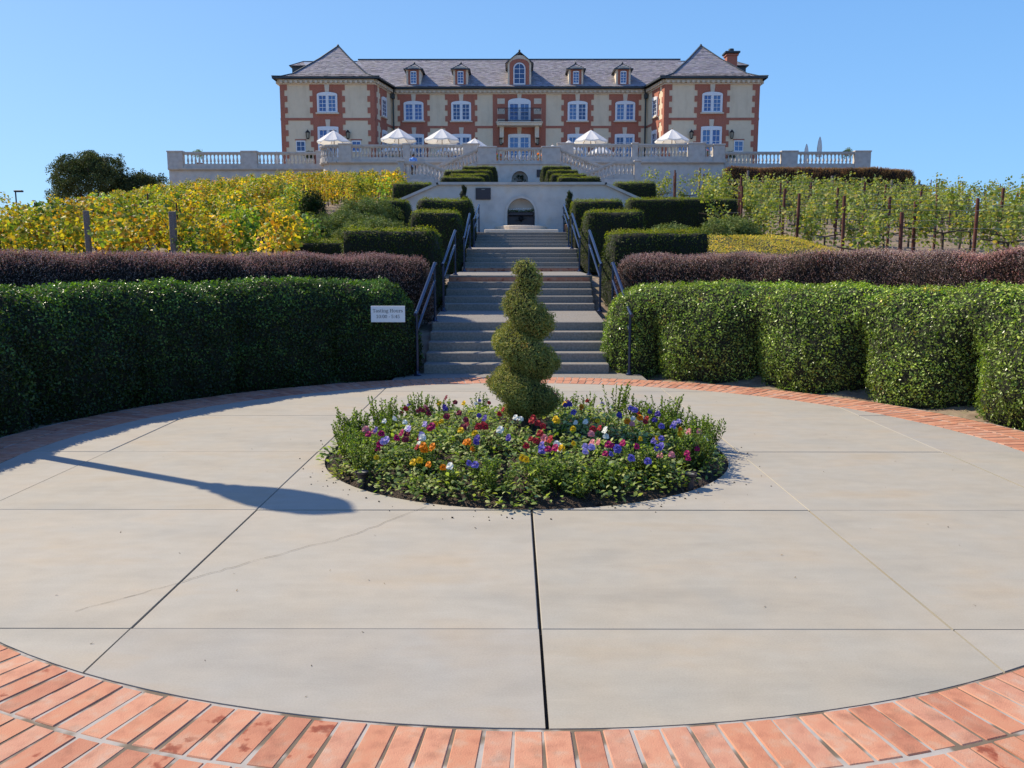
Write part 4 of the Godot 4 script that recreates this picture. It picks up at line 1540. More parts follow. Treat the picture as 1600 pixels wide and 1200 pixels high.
func forecourt() -> void:
	var xs := [-7.2, -5.38, -3.556, -1.715, 0.116, 1.955, 3.739, 5.56, 7.4]
	var ds := [0.9, 1.7, 3.503, 5.328, 7.078, 8.86, 10.62, 12.4]
	var base := MB.new()
	flat(circle(CX, CD, R_SLAB + 0.02), -0.08, -0.022, 0.0, base)
	var plaza := struct("plaza", base.mesh(), M.joint)
	var big := circle(CX, CD, R_SLAB, 160)
	var hole := circle(CX, CD, R_BED, 96)
	var list := []
	for i in xs.size() - 1:
		for j in ds.size() - 1:
			var gl := 0.007 if absf(xs[i] - 0.116) < 0.01 else 0.004
			var gr := 0.007 if absf(xs[i + 1] - 0.116) < 0.01 else 0.004
			var r := rect(xs[i] + gl, ds[j] + 0.004, xs[i + 1] - gr, ds[j + 1] - 0.004)
			for p in Geometry2D.intersect_polygons(r, big):
				for q in Geometry2D.clip_polygons(p, hole):
					var w := PackedVector2Array()   # without the tiny edges where arc and grid meet
					for e in q:
						if w.is_empty() or (e.distance_to(w[w.size() - 1]) > 0.01 and e.distance_to(w[0]) > 0.01):
							w.append(e)
					if w.size() < 3:
						continue
					list.append([flat(w, -0.06, rnd(-0.0015, 0.0015), 0.004).mesh(), M["concrete_%d" % (rng.randi() % 3)], Vector3.ZERO])
	pieces("concrete_slab", plaza, list)
	# a hairline crack wanders over the slabs on the left
	var pts := []
	var way := [[-2.05, 3.68], [-1.87, 3.88], [-1.72, 4.03], [-1.60, 4.17], [-1.50, 4.28], [-1.22, 4.58], [-1.06, 4.70], [-0.90, 4.92], [-0.69, 5.26], [-0.53, 5.49]]
	for i in way.size() - 1:
		for k in 5:
			pts.append(V(lerpf(way[i][0], way[i + 1][0], k / 5.0) + rnd(-0.008, 0.008), 0.0035, lerpf(way[i][1], way[i + 1][1], k / 5.0) + rnd(-0.012, 0.012)))
	var m := MB.new()
	for i in pts.size() - 1:
		var w := rnd(0.0005, 0.0018)
		var o := Vector3(0.6, 0, 0.8) * w
		m.f([pts[i] - o, pts[i] + o, pts[i + 1] + o, pts[i + 1] - o], Vector3.UP)
	put("crack", m.mesh(), M.joint, plaza)
	m = MB.new()
	for i in 90:   # bits of leaf and grit blown over the paving
		var a := rnd(0, TAU)
		var r := 4.3 * sqrt(rnd(0.18, 1.0))
		var o := V(CX + r * cos(a), 0.003, CD + r * sin(a))
		var e := Vector3(rnd(-1, 1), rnd(0.0, 0.3), rnd(-1, 1)).normalized() * rnd(0.003, 0.011)
		m.col = pick([[0.05, 0.035, 0.02], [0.14, 0.09, 0.04], [0.03, 0.03, 0.02], [0.22, 0.15, 0.06]])
		var w := e.cross(Vector3.UP) * rnd(0.2, 0.5)
		m.f([o - e, o + w, o + e + Vector3(0, 0.002, 0), o - w], Vector3.UP)
	put("leaf_litter", m.mesh(), M.clod, plaza).set_meta("kind", "stuff")
	m = MB.new()
	for i in 150:   # crumbs of soil kicked over the edge of the bed
		var a := rnd(0, TAU)
		var r := R_BED + 0.02 + absf(rng.randfn(0, 0.12))
		var s := rnd(0.002, 0.008)
		m.col = pick([[0.03, 0.02, 0.012], [0.05, 0.035, 0.02], [0.02, 0.014, 0.01]])
		m.box(V(CX + r * cos(a), s * 0.4, CD + r * sin(a)), Vector3(s, s, s * 1.4), 0.0, Basis(Vector3.UP, rnd(0, 3)))
	put("soil_crumbs", m.mesh(), M.clod, plaza).set_meta("kind", "stuff")
	# brick ring: two courses of bricks laid on the flat, ends towards the centre
	base = MB.new()
	var rr := []
	for e in [[4.352, -0.08], [4.352, -0.004], [5.02, -0.004], [5.02, -0.08]]:
		var row := []
		for k in 160:
			var a := TAU * k / 160
			row.append(V(CX + e[0] * cos(a), e[1], CD + e[0] * sin(a)))
		rr.append(row)
	for i in 3:
		for k in 160:
			var k2 := (k + 1) % 160
			base.f([rr[i][k], rr[i][k2], rr[i + 1][k2], rr[i + 1][k]], [V(CX, 0, CD) - rr[0][k], Vector3.UP, rr[0][k] - V(CX, 0, CD)][i])
	var ring := struct("brick_ring", base.mesh(), M.mortar)
	var meshes := []
	for k in 4:
		m = MB.new()
		m.box(Vector3(0, -0.03, 0), Vector3(0.0965 - 0.002 * (k % 2), 0.06, 0.305 - 0.003 * (k / 2)), 0.004)
		meshes.append(m.mesh())
	var all := []
	for c in 2:
		var rad := 4.362 + 0.153 + 0.322 * c
		var n := int(TAU * rad / 0.106)
		for i in n:
			var a := TAU * (i + 0.37 * c) / n
			var p := Vector2(CX + rad * sin(a), CD + rad * cos(a))
			all.append([p.length() + (0.0 if p.y > 2.2 and absf(p.x) < 0.68 * p.y else 40.0), p, a])
	all.sort_custom(func(u, v): return u[0] < v[0])
	list = []
	var rest := MB.new()
	for i in all.size():
		var p: Vector2 = all[i][1]
		var k := rng.randi() % 4
		var h := rnd(-0.0025, 0.0015)
		var turn: float = -all[i][2] + rnd(-0.012, 0.012)
		if i < 300:
			list.append([meshes[k], M["brick_%d" % ([0, 2, 3, 4][rng.randi() % 4] if rng.randf() > (0.12 if p.y < 3.6 and ((p.x > -1.3 and p.x < -0.5) or (p.x > 0.7 and p.x < 1.9)) else 0.03) else 1)], V(p.x + rnd(-0.002, 0.002), h, p.y + rnd(-0.003, 0.003)), turn])
		else:
			rest.box(V(p.x, h - 0.03, p.y), Vector3(0.092, 0.06, 0.305), 0.0, Basis(Vector3.UP, turn))
	pieces("brick", ring, list)
	put("far_bricks", rest.mesh(), M.brick_0, ring).set_meta("kind", "stuff")
	# strip of paving between the ring and the first step, and the walk behind the camera
	var ap: PackedVector2Array = Geometry2D.clip_polygons(rect(-1.75, 11.0, 1.9, 12.6), circle(CX, CD, 5.03, 160))[0]
	struct("stair_apron", flat(ap, -0.08, -0.004).mesh(), M.step_concrete)
	var wk: PackedVector2Array = Geometry2D.clip_polygons(rect(-7.0, -6.0, 7.0, 5.0), circle(CX, CD, 5.03, 160))[0]
	struct("entrance_walk", flat(wk, -0.07, -0.006).mesh(), M.step_concrete)

func terrain() -> void:
	var xs := [-1800.0, -700.0, -300.0, -150.0, -100.0, -75.0]
	var x := -60.0
	while x <= 60.0:
		xs.append(x)
		x += 0.8 if absf(x) < 40.0 else 2.0
	for q in [75.0, 100.0, 150.0, 300.0, 700.0, 1800.0]:
		xs.append(q)
	var ds := [-400.0, -100.0, -30.0, -12.0]
	var d := -8.0
	while d <= 72.0:
		ds.append(d)
		d += 0.6
	for q in [76.0, 82.0, 90.0, 105.0, 125.0, 150.0, 200.0, 400.0, 900.0, 2500.0]:
		ds.append(q)
	var rows := []
	for e in ds:
		var row := []
		for q in xs:
			var y := G(q, e)
			if e > 14.0 and absf(q) < 60.0 and e < 72.0:
				y += 0.10 * fnoise.get_noise_2d(q * 22.0, e * 22.0)
			row.append(V(q, y, e))
		rows.append(row)
	var m := MB.new()
	m.grid(rows)
	if m.n[m.n.size() / 2].y < 0.0:
		for i in m.n.size():
			m.n[i] = -m.n[i]
		for i in range(0, m.ix.size(), 3):
			var s := m.ix[i]
			m.ix[i] = m.ix[i + 1]
			m.ix[i + 1] = s
	struct("ground", m.mesh(), M.ground)

# ---------------------------------------------------------------- planting bed
func mound(x: float, d: float) -> float:
	var r := Vector2(x - CX, d - CD).length()
	var h := 0.25 * maxf(0.0, 1.0 - pow(r / 1.72, 2.0))
	return h - 0.035 + 0.035 * fnoise.get_noise_2d(x * 260.0, d * 260.0) * clampf((1.7 - r) * 4.0, 0, 1)

const PETALS := {"r": [0.42, 0.03, 0.035], "b": [0.22, 0.025, 0.05], "p": [0.085, 0.055, 0.30], "v": [0.16, 0.13, 0.48], "y": [0.78, 0.50, 0.015], "o": [0.80, 0.25, 0.008], "w": [0.80, 0.80, 0.72], "m": [0.42, 0.015, 0.12], "l": [0.42, 0.34, 0.66], "k": [0.66, 0.25, 0.26]}
const PETAL_NAMES := {"r": "red", "b": "burgundy", "p": "dark purple", "v": "violet", "y": "yellow", "o": "orange", "w": "white", "m": "magenta", "l": "lavender", "k": "salmon pink"}
const BLOOMS := "r1 -1.07 7.67; b2 -0.83 7.23; b1 -0.69 6.91; p1 -0.62 7.06; y1 -0.61 6.60; b2 -0.51 6.68; r1 -0.13 6.72; p1 -0.21 6.48; b2 -0.38 6.40; r2 -0.20 6.30; w1 -0.12 6.37; w1 0.04 6.41; r3 0.16 6.38; m1 -0.70 6.48; m1 -1.11 6.45; p1 -1.07 6.53; m1 -0.94 6.32; b1 -0.87 6.26; w1 -1.07 6.81; w1 -0.95 6.67; l1 -0.78 6.29; r1 -0.75 6.11; y1 -0.35 6.19; p1 -0.28 6.03; p1 -0.06 5.96; m1 -1.09 6.17; l1 -0.91 6.16; w1 -0.69 6.10; o3 -0.61 5.96; o2 -0.33 5.91; o1 -0.69 5.41; v1 -0.41 5.14; r2 0.12 5.92; y1 -0.71 5.72; k1 -1.20 6.67; l1 -0.76 6.64; b1 -0.61 7.70; y1 0.08 5.58; y1 0.45 7.23; p1 0.42 6.99; o1 0.61 7.03; w1 0.54 6.53; r1 0.60 6.32; y1 0.27 6.42; k1 0.21 6.02; r1 0.27 6.07; w2 0.37 5.86; l2 0.47 5.81; m1 0.25 5.84; v2 0.22 5.86; y2 0.37 5.89; m2 0.69 5.93; k1 0.57 6.01; v2 0.75 5.84; v2 0.91 5.76; m1 0.85 5.95; k1 1.08 5.88; w1 0.72 6.23; p1 0.91 6.92; v1 1.08 7.10; p1 1.18 7.22; p1 1.21 7.03; o1 0.97 6.75; r1 1.07 6.65; v1 1.23 6.65; l1 1.36 6.83; y1 1.03 6.25; y1 1.25 6.50; o1 1.35 6.46; v1 1.07 6.04; v1 1.12 6.22; m1 1.29 5.88; m1 1.55 6.28; k1 1.52 6.69; w1 1.01 6.75"

func bloom_mesh(key: String, stem: float, turn: float) -> ArrayMesh:
	var m := MB.new()
	var c: Array = PETALS[key]
	m.col = Color(0.05, 0.10, 0.02)
	m.tube(PackedVector3Array([Vector3(0, -stem, 0), Vector3(0.004, -stem * 0.4, 0), Vector3.ZERO]), PackedFloat32Array([0.0022]), 4, false)
	# the face looks up and outwards
	var up := Vector3(0, 0.62, 0.8).rotated(Vector3.UP, turn).normalized()
	var rt := up.cross(Vector3.UP).normalized()
	var vt := rt.cross(up).normalized() * -1.0
	for k in 5:
		var a: float = [0.55, 2.6, -0.25, -2.89, -1.57][k]
		var rr: float = [0.021, 0.021, 0.02, 0.02, 0.023][k]
		var o := (rt * cos(a) + vt * sin(a)) * rr * 0.85 + up * (0.002 * k)
		var prev := Vector3.ZERO
		for i in 9:
			var b := TAU * i / 8
			var q := o + (rt * cos(b) + vt * sin(b)) * rr * (1.0 + 0.07 * sin(b * 3.0 + k)) + up * 0.006 * sin(b * 2.0 + k * 2.0)
			if i > 0:
				var j := 0.8 + 0.4 * rng.randf()
				m.col = Color(c[0] * j, c[1] * j, c[2] * j)
				m.t(o, prev, q)
			prev = q
	if key in ["r", "y", "v", "m", "o"]:
		m.col = Color(c[0] * 0.12, c[1] * 0.1, c[2] * 0.12)
		for k in 3:
			var a: float = [-0.25, -2.89, -1.57][k]
			var o := (rt * cos(a) + vt * sin(a)) * 0.011 + up * 0.0135
			m.f([o - rt * 0.006, o + vt * 0.006, o + rt * 0.006, o - vt * 0.006], up)
	m.col = Color(0.75, 0.55, 0.03)
	m.f([up * 0.015 - rt * 0.003, up * 0.015 + vt * 0.003, up * 0.015 + rt * 0.003, up * 0.015 - vt * 0.003], up)
	return m.mesh()

func rosette(count: int, rad: float, tall: float, lf: float, cols: Array) -> ArrayMesh:
	var m := MB.new()
	for i in count:
		var a := rnd(0, TAU)
		var r := rad * sqrt(rng.randf())
		var y := tall * rnd(0.15, 1.0) * (1.0 - 0.45 * r / rad)
		var o := Vector3(r * cos(a), y, r * sin(a))
		var d := (Vector3(cos(a), rnd(-0.2, 0.7), sin(a)) + rand_dir() * 0.5).normalized()
		var nn := (Vector3.UP + rand_dir() * 0.55)
		nn = (nn - d * nn.dot(d)).normalized()
		m.col = pick(cols, 0.3)
		var s := rnd(0.7, 1.25)
		var ln := lf * s
		var w := lf * 0.5 * s
		var sd := d.cross(nn)
		var b0 := o
		var b1 := o + d * ln * 0.4 + nn * ln * 0.06
		var b2 := o + d * ln * 0.75 + nn * ln * 0.02
		var b3 := o + d * ln - nn * ln * 0.1
		m.t(b0, b1 + sd * w * 0.5, b1 - sd * w * 0.5)
		m.f([b1 + sd * w * 0.5, b2 + sd * w * 0.4, b2 - sd * w * 0.4, b1 - sd * w * 0.5], nn)
		m.t(b2 + sd * w * 0.4, b3, b2 - sd * w * 0.4)
	for i in 6:
		var a := rnd(0, TAU)
		m.col = Color(0.06, 0.10, 0.025)
		m.tube(PackedVector3Array([Vector3(0, -0.03, 0), Vector3(cos(a) * rad * 0.5, tall * 0.7, sin(a) * rad * 0.5)]), PackedFloat32Array([0.0025]), 4, false)
	return m.mesh()

func shrublet(stems: int, tall: float, spread: float, cols: Array) -> ArrayMesh:   # young box plants: upright stems with small paired leaves
	var m := MB.new()
	for i in stems:
		var a := rnd(0, TAU)
		var top := Vector3(cos(a) * spread * rnd(0.2, 1.0), tall * rnd(0.55, 1.0), sin(a) * spread * rnd(0.2, 1.0))
		var b0 := Vector3(top.x * 0.12, -0.03, top.z * 0.12)
		m.col = Color(0.07, 0.06, 0.025)
		m.tube(PackedVector3Array([b0, b0.lerp(top, 0.5) + Vector3(top.x, 0, top.z) * 0.1, top]), PackedFloat32Array([0.003, 0.0024, 0.0014]), 4, false)
		var n := int(tall * 110.0)
		for k in n:
			var s := 0.12 + 0.88 * (k + rng.randf()) / n
			var p := b0.lerp(top, s) + Vector3(top.x, 0, top.z) * 0.2 * s * (1.0 - s)
			m.col = pick(cols, 0.3)
			if s > 0.85:
				m.col = m.col * 1.5
			var d := (rand_dir() + Vector3.UP * 0.7).normalized()
			m.leaf(p, d, d.cross(rand_dir()).normalized(), rnd(0.018, 0.032), rnd(0.012, 0.018), 0.12)
	return m.mesh()

func zone(x: float, d: float) -> String:
	var r := Vector2(x - CX, d - CD).length()
	if d > 7.05:
		return "behind the topiary"
	if r > 1.42:
		return "at the bed's front edge"
	if d > 6.35:
		return "beside the topiary"
	if d > 5.95:
		return "in the bed's middle"
	return "in the bed's front half"

func bed() -> void:
	var m := MB.new()
	var rows := []
	for i in 40:
		var r := 1.705 * i / 39.0 + 0.001
		var row := []
		for k in 96:
			var a := TAU * k / 96
			var x := CX + r * cos(a)
			var d := CD + r * sin(a)
			row.append(V(x, mound(x, d) + 0.02 * fnoise.get_noise_2d(x * 900.0, d * 900.0), d))
		rows.append(row)
	m.grid(rows, true)
	if m.n[500].y < 0.0:
		for i in m.n.size():
			m.n[i] = -m.n[i]
	struct("bed_soil", m.mesh(), M.soil)
	m = MB.new()
	for i in 1500:
		var r := 1.68 * sqrt(rng.randf())
		var a := rnd(0, TAU)
		var s := rnd(0.006, 0.02)
		var x := CX + r * cos(a)
		var d := CD + r * sin(a)
		m.col = pick([[0.030, 0.018, 0.011], [0.05, 0.030, 0.018], [0.018, 0.011, 0.007], [0.085, 0.055, 0.034]], 0.3)
		m.box(V(x, mound(x, d) + s * 0.3, d), Vector3(s, s * 0.8, s * rnd(1.0, 2.2)), 0.0, Basis(rand_dir(), rnd(0, 3)))
	put("bark_mulch", m.mesh(), M.clod, self)
	tag(get_node("bark_mulch"), "dark bark mulch scattered over the soil of the flower bed", "mulch", "", "stuff")
	# pansies
	var leaves := []
	for i in 5:
		leaves.append(rosette(64 + 8 * i, 0.115 + 0.012 * i, 0.15 + 0.02 * (i % 3), 0.045, [[0.26, 0.35, 0.085], [0.17, 0.26, 0.06], [0.37, 0.44, 0.12], [0.50, 0.54, 0.20], [0.23, 0.31, 0.12]]))
	var spec := []
	for s in BLOOMS.split("; "):
		var e := s.split(" ")
		var q := Vector2(float(e[1]) - CX, float(e[2]) - CD)
		q = q.limit_length(1.56)
		spec.append([e[0].substr(0, 1), int(e[0].substr(1)), CX + q.x, CD + q.y])
	var groups := {}
	for e in spec:
		var k: String = e[0] + zone(e[2], e[3])
		if not groups.has(k):
			groups[k] = []
		groups[k].append(e)
	for k in groups:
		var g: Array = groups[k]
		g.sort_custom(func(u, w): return u[2] < w[2])
		for i in g.size():
			var e: Array = g[i]
			var nm: String = PETAL_NAMES[e[0]]
			var lab := "%s pansy %s%s" % [nm, zone(e[2], e[3]), "" if g.size() == 1 else ", %s of its colour from the left" % nth(i + 1)]
			var t := thing("pansy_plant", lab, "flower", V(e[2], mound(e[2], e[3]), e[3]), "pansies in the round bed")
			t.rotation.y = rnd(0, TAU)
			put("leaves", leaves[rng.randi() % 5], M.box_leaf, t)
			for b in e[1] + 1:
				var bl := put("bloom", bloom_mesh(e[0], 0.1, -t.rotation.y + rnd(-1.1, 1.1)), M.petal, t, Vector3(rnd(-0.07, 0.07), rnd(0.185, 0.245), rnd(-0.07, 0.07)))
				bl.scale = Vector3.ONE * rnd(0.58, 0.88)
	# leafy bedding plants without a bloom in view fill the gaps
	var fill := []
	for i in 900:
		if fill.size() >= 84:
			break
		var r := 1.62 * sqrt(rng.randf())
		var a := rnd(0, TAU)
		var x := CX + r * cos(a)
		var d := CD + r * sin(a)
		if r < 0.34:
			continue
		# bare soil shows in front of the topiary
		if absf(x - 0.05) < 0.2 and d > 5.75 and d < 6.15:
			continue
		var ok := true
		for e in spec:
			if Vector2(e[2] - x, e[3] - d).length() < 0.13:
				ok = false
		for e in fill:
			if Vector2(e.x - x, e.y - d).length() < 0.165:
				ok = false
		if ok:
			fill.append(Vector2(x, d))
	var byz := {}
	for q in fill:
		var z := zone(q.x, q.y)
		if not byz.has(z):
			byz[z] = []
		byz[z].append(q)
	for z in byz:
		var g: Array = byz[z]
		g.sort_custom(func(u, w): return u.x < w.x)
		for i in g.size():
			var q: Vector2 = g[i]
			var t := thing("bedding_plant", "flowerless bedding plant %s, %s from the left" % [z, nth(i + 1)], "plant", V(q.x, mound(q.x, q.y), q.y), "green bedding plants in the round bed")
			t.rotation.y = rnd(0, TAU)
			t.scale = Vector3.ONE * rnd(0.85, 1.2)
			put("leaves", leaves[rng.randi() % 5], M.box_leaf, t)
			if rng.randf() < 0.45:
				var key: String = ["w", "w", "y", "l", "k", "r", "v"][rng.randi() % 7]
				t.set_meta("label", "bedding plant with one %s flower %s, %s from the left" % [PETAL_NAMES[key], z, nth(i + 1)])
				put("bloom", bloom_mesh(key, 0.11, -t.rotation.y + rnd(-0.8, 0.8)), M.petal, t, Vector3(rnd(-0.05, 0.05), 0.19, rnd(-0.05, 0.05))).scale = Vector3.ONE * rnd(0.5, 0.75)
	# young box plants round the rim
	var young := []
	for i in 6:
		young.append(shrublet(15 + i, 0.27 + 0.03 * (i % 3), 0.17, [[0.14, 0.20, 0.045], [0.10, 0.155, 0.04], [0.22, 0.28, 0.06]]))
	var rim := []
	for i in 17:   # thick at the two ends of the bed
		for s in [-1.0, 1.0]:
			var a := rnd(-0.95, 0.75)
			var r := 1.57 - 0.5 * absf(rng.randfn(0, 0.35)) + rnd(-0.02, 0.08)
			rim.append([a, CX + s * r * cos(a), CD + r * sin(a)])
	for e in [[-0.95, 8.15], [-0.72, 8.3], [-0.35, 8.45], [0.55, 8.5], [0.75, 8.4], [1.0, 8.2], [1.2, 8.0], [-1.15, 7.9], [0.35, 8.5], [1.35, 7.75]]:
		rim.append([0.0, e[0], e[1]])
	for i in 9:
		var a := -PI / 2 + rnd(-0.75, 0.75)
		var r := rnd(1.36, 1.52)
		rim.append([a, CX + r * cos(a), CD + r * sin(a)])
	rim.sort_custom(func(u, w): return u[1] < w[1])
	var cnt := {}
	for e in rim:
		var front: bool = e[2] < CD
		var k := "front" if front else "rear"
		cnt[k] = cnt.get(k, 0) + 1
		var t := thing("young_box_plant", "young upright box plant on the %s rim of the flower bed, %s from the left" % [k, nth(cnt[k])], "shrub", V(e[1], mound(e[1], e[2]), e[2]), "young box plants round the flower bed")
		t.rotation.y = rnd(0, TAU)
		var tall := rnd(0.8, 1.1) if absf(e[1] - CX) > 1.0 else (rnd(0.9, 1.15) if not front else rnd(0.6, 0.8))
		t.scale = Vector3(1, tall, 1) * rnd(0.9, 1.15)
		put("stems_and_leaves", young[rng.randi() % 6], M.box_leaf, t)
	for e in [[-1.33, 6.22, "lime green leafy plant at the left tip of the flower bed"], [1.12, 5.84, "pale yellow green seedling beside the right uplight"]]:
		var t := thing("lime_plant", e[2], "plant", V(e[0], mound(e[0], e[1]), e[1]))
		put("leaves", rosette(70, 0.1, 0.12, 0.04, [[0.32, 0.36, 0.05], [0.26, 0.32, 0.05], [0.40, 0.40, 0.07]]), M.box_leaf, t)
	# topiary
	var tp := thing("spiral_topiary", "tall olive green spiral clipped conifer in the middle of the flower bed", "topiary", V(0.09, 0.2, CD))
	spiral(tp, Vector3(0, 0.13, 0), 1.325, 0.275, 0.08, 3.75, 3600, leaf_patch(16, 0.032, 0.026, 0.028, 0.008, 2.2, OLIVE), Color(1.0, 1.0, 1.0), 0.035, -1.19)
	# low uplights at the rim
	for e in [[-1.12, 5.92, "small bronze uplight on the left front rim of the flower bed"], [1.28, 5.88, "small bronze uplight on the right front rim of the flower bed"]]:
		var u := thing("garden_uplight", e[2], "light", V(e[0], 0.0, e[1]), "uplights in the flower bed")
		m = MB.new()
		m.lathe([Vector2(0.03, -0.03), Vector2(0.03, 0.07), Vector2(0.036, 0.085), Vector2(0.05, 0.1), Vector2(0.052, 0.115), Vector2(0.045, 0.115), Vector2(0.04, 0.1)], Vector3.ZERO, 20)
		put("housing", m.mesh(), M.bronze, u)
		m = MB.new()
		m.lathe([Vector2(0.041, 0.104), Vector2(0.03, 0.109), Vector2(0.0, 0.111)], Vector3.ZERO, 16)
		put("lens", m.mesh(), M.lamp_glass, u)

# ---------------------------------------------------------------- hedges and shrubs
func swing(a0: float, a1: float) -> PackedVector3Array:   # round the ring, drawing back a little at the stairs
	var p := PackedVector3Array()
	for i in 81:
		var t := lerpf(a0, a1, i / 80.0)
		var a := deg_to_rad(t)
		var r := 5.68 + 0.80 * exp(-(absf(t) - 13.0) / 7.0)
		p.append(V(CX + r * sin(a), 0.0, CD + r * cos(a)))
	return p

func hedges() -> void:
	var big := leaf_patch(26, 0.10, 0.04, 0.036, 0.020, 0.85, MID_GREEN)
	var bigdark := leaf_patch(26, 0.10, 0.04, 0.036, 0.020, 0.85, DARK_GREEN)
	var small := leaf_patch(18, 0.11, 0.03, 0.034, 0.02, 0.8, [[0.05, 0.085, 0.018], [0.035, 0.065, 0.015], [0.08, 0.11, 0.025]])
	var top := Color(3.2, 2.6, 1.3)  # tint that paints sunlight onto the tops of the square hedges
	# rounded hedges that hug the brick ring
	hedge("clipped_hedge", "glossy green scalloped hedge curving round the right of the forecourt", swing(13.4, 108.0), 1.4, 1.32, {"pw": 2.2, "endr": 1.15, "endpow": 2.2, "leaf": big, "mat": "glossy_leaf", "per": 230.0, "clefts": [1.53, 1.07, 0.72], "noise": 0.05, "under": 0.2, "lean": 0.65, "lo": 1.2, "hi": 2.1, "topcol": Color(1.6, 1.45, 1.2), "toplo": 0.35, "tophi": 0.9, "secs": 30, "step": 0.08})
	hedge("clipped_hedge", "glossy dark green hedge curving round the left of the forecourt", swing(-110.0, -16.3), 1.4, 1.36, {"pw": 2.1, "endr": 0.75, "endpow": 2.2, "leaf": bigdark, "mat": "glossy_leaf", "per": 230.0, "clefts": [1.5, 0.4, 0.22], "noise": 0.05, "under": 0.12, "lean": 0.6, "lo": 0.8, "hi": 1.4, "topcol": Color(3.7, 3.4, 2.6), "toplo": 0.35, "tophi": 0.8, "secs": 30, "step": 0.08})  # the top tint paints a sunlit band above the shaded face
	# feathery purple hedges above them
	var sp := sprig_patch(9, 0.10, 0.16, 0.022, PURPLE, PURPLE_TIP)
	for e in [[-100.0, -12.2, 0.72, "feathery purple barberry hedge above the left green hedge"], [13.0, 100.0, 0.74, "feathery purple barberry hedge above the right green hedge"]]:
		hedge("purple_hedge", e[3], arc(7.42, e[0], e[1], e[2]), 1.1, 0.98, {"pw": 4.0, "endr": 0.3, "core": "purple_core", "leaf": sp, "mat": "purple_leaf", "per": 210.0, "noise": 0.06, "up": 0.9, "lean": 0.35, "lo": 0.55, "hi": 0.95, "topcol": Color(1.75, 1.75, 1.7), "toplo": 0.72, "tophi": 0.97, "red_from": 5.9})  # lit top and shaded sides are put into the leaf tints
	# square hedges on the terraces beside the stairs
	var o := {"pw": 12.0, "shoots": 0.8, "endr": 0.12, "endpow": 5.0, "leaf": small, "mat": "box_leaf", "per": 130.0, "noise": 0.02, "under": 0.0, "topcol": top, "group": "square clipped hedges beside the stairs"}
	var sq := [
		[-3.3, -1.34, 16.1, 1.4, 0.78, 1.47, "square clipped hedge beside the second stair flight, on the left"],
		[1.68, 3.7, 16.1, 1.4, 0.78, 1.43, "square clipped hedge beside the second stair flight, on the right"],
		[-2.62, -1.2, 20.7, 1.4, 1.47, 1.42, "square clipped hedge beside the third stair flight, on the left"],
		[1.6, 3.2, 20.7, 1.4, 1.47, 1.42, "square clipped hedge beside the third stair flight, on the right"],
		[-2.95, -1.15, 25.2, 1.4, 2.1, 1.42, "square clipped hedge beside the fourth stair flight, on the left"],
		[1.6, 3.3, 25.2, 1.4, 2.1, 1.40, "square clipped hedge beside the fourth stair flight, on the right"],
		[-4.5, -3.3, 27.5, 1.2, 2.3, 1.38, "short dark hedge at the left foot of the fountain wall"],
		[3.62, 7.4, 28.1, 1.3, 2.5, 1.28, "long low hedge at the right foot of the fountain wall"],
		[-4.65, -2.95, 32.0, 1.4, 3.2, 1.46, "sunlit hedge end behind the left shoulder of the fountain wall"],
		[3.6, 5.35, 32.0, 1.6, 3.1, 1.58, "dark hedge behind the right shoulder of the fountain wall"],
		[-5.4, -3.5, 19.2, 0.9, 1.3, 0.82, "low dark hedge behind the left purple hedge"]]
	for u in [[36.4, 5.34, -3.24, -1.2, 1.73, 3.77], [42.4, 6.11, -3.35, -1.15, 1.7, 3.7], [47.4, 6.86, -4.0, -1.14, 1.69, 3.64], [53.4, 7.77, -3.37, -1.05, 1.62, 3.66]]:
		var rank: String = {36.4: "lowest", 42.4: "second", 47.4: "third", 53.4: "highest"}[u[0]]
		for s in 2:
			sq.append([u[2 + s * 2], u[3 + s * 2], u[0], 1.1, u[1] - 1.2, 1.2, "%s hedge of the stepped stack above the fountain wall, %s side" % [rank, "left" if s == 0 else "right"]])
	for e in sq:
		hedge("square_hedge", e[6], line(e[0], e[2], e[1], e[2], e[4]), e[3], e[5], o)
	# low hedge with a bleached yellow top that loops round the right planting
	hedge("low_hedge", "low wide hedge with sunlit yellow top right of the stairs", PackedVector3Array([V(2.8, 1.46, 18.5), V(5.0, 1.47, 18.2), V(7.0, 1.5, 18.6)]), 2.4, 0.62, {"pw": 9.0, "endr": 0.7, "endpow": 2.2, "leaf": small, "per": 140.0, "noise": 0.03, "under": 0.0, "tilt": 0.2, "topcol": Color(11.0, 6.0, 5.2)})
	# brown hedge under the right end of the terrace
	var br := sprig_patch(7, 0.2, 0.2, 0.05, [[0.05, 0.035, 0.02], [0.06, 0.05, 0.02]], [[0.22, 0.12, 0.06], [0.16, 0.11, 0.05], [0.12, 0.12, 0.04]])
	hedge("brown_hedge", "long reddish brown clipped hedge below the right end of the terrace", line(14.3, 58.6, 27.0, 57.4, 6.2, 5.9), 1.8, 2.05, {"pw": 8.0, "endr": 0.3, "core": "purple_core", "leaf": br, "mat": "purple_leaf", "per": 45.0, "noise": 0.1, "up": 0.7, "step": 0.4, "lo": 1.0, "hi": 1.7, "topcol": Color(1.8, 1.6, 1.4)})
	hedge("dark_hedge", "short dark hedge at the far right end of the brown hedge", line(26.8, 60.0, 29.2, 59.0, 5.8, 5.6), 1.4, 1.5, {"pw": 6.0, "endr": 0.3, "leaf": leaf_patch(14, 0.16, 0.05, 0.07, 0.04, 0.8, DARK_GREEN), "per": 60.0, "noise": 0.1, "step": 0.4})

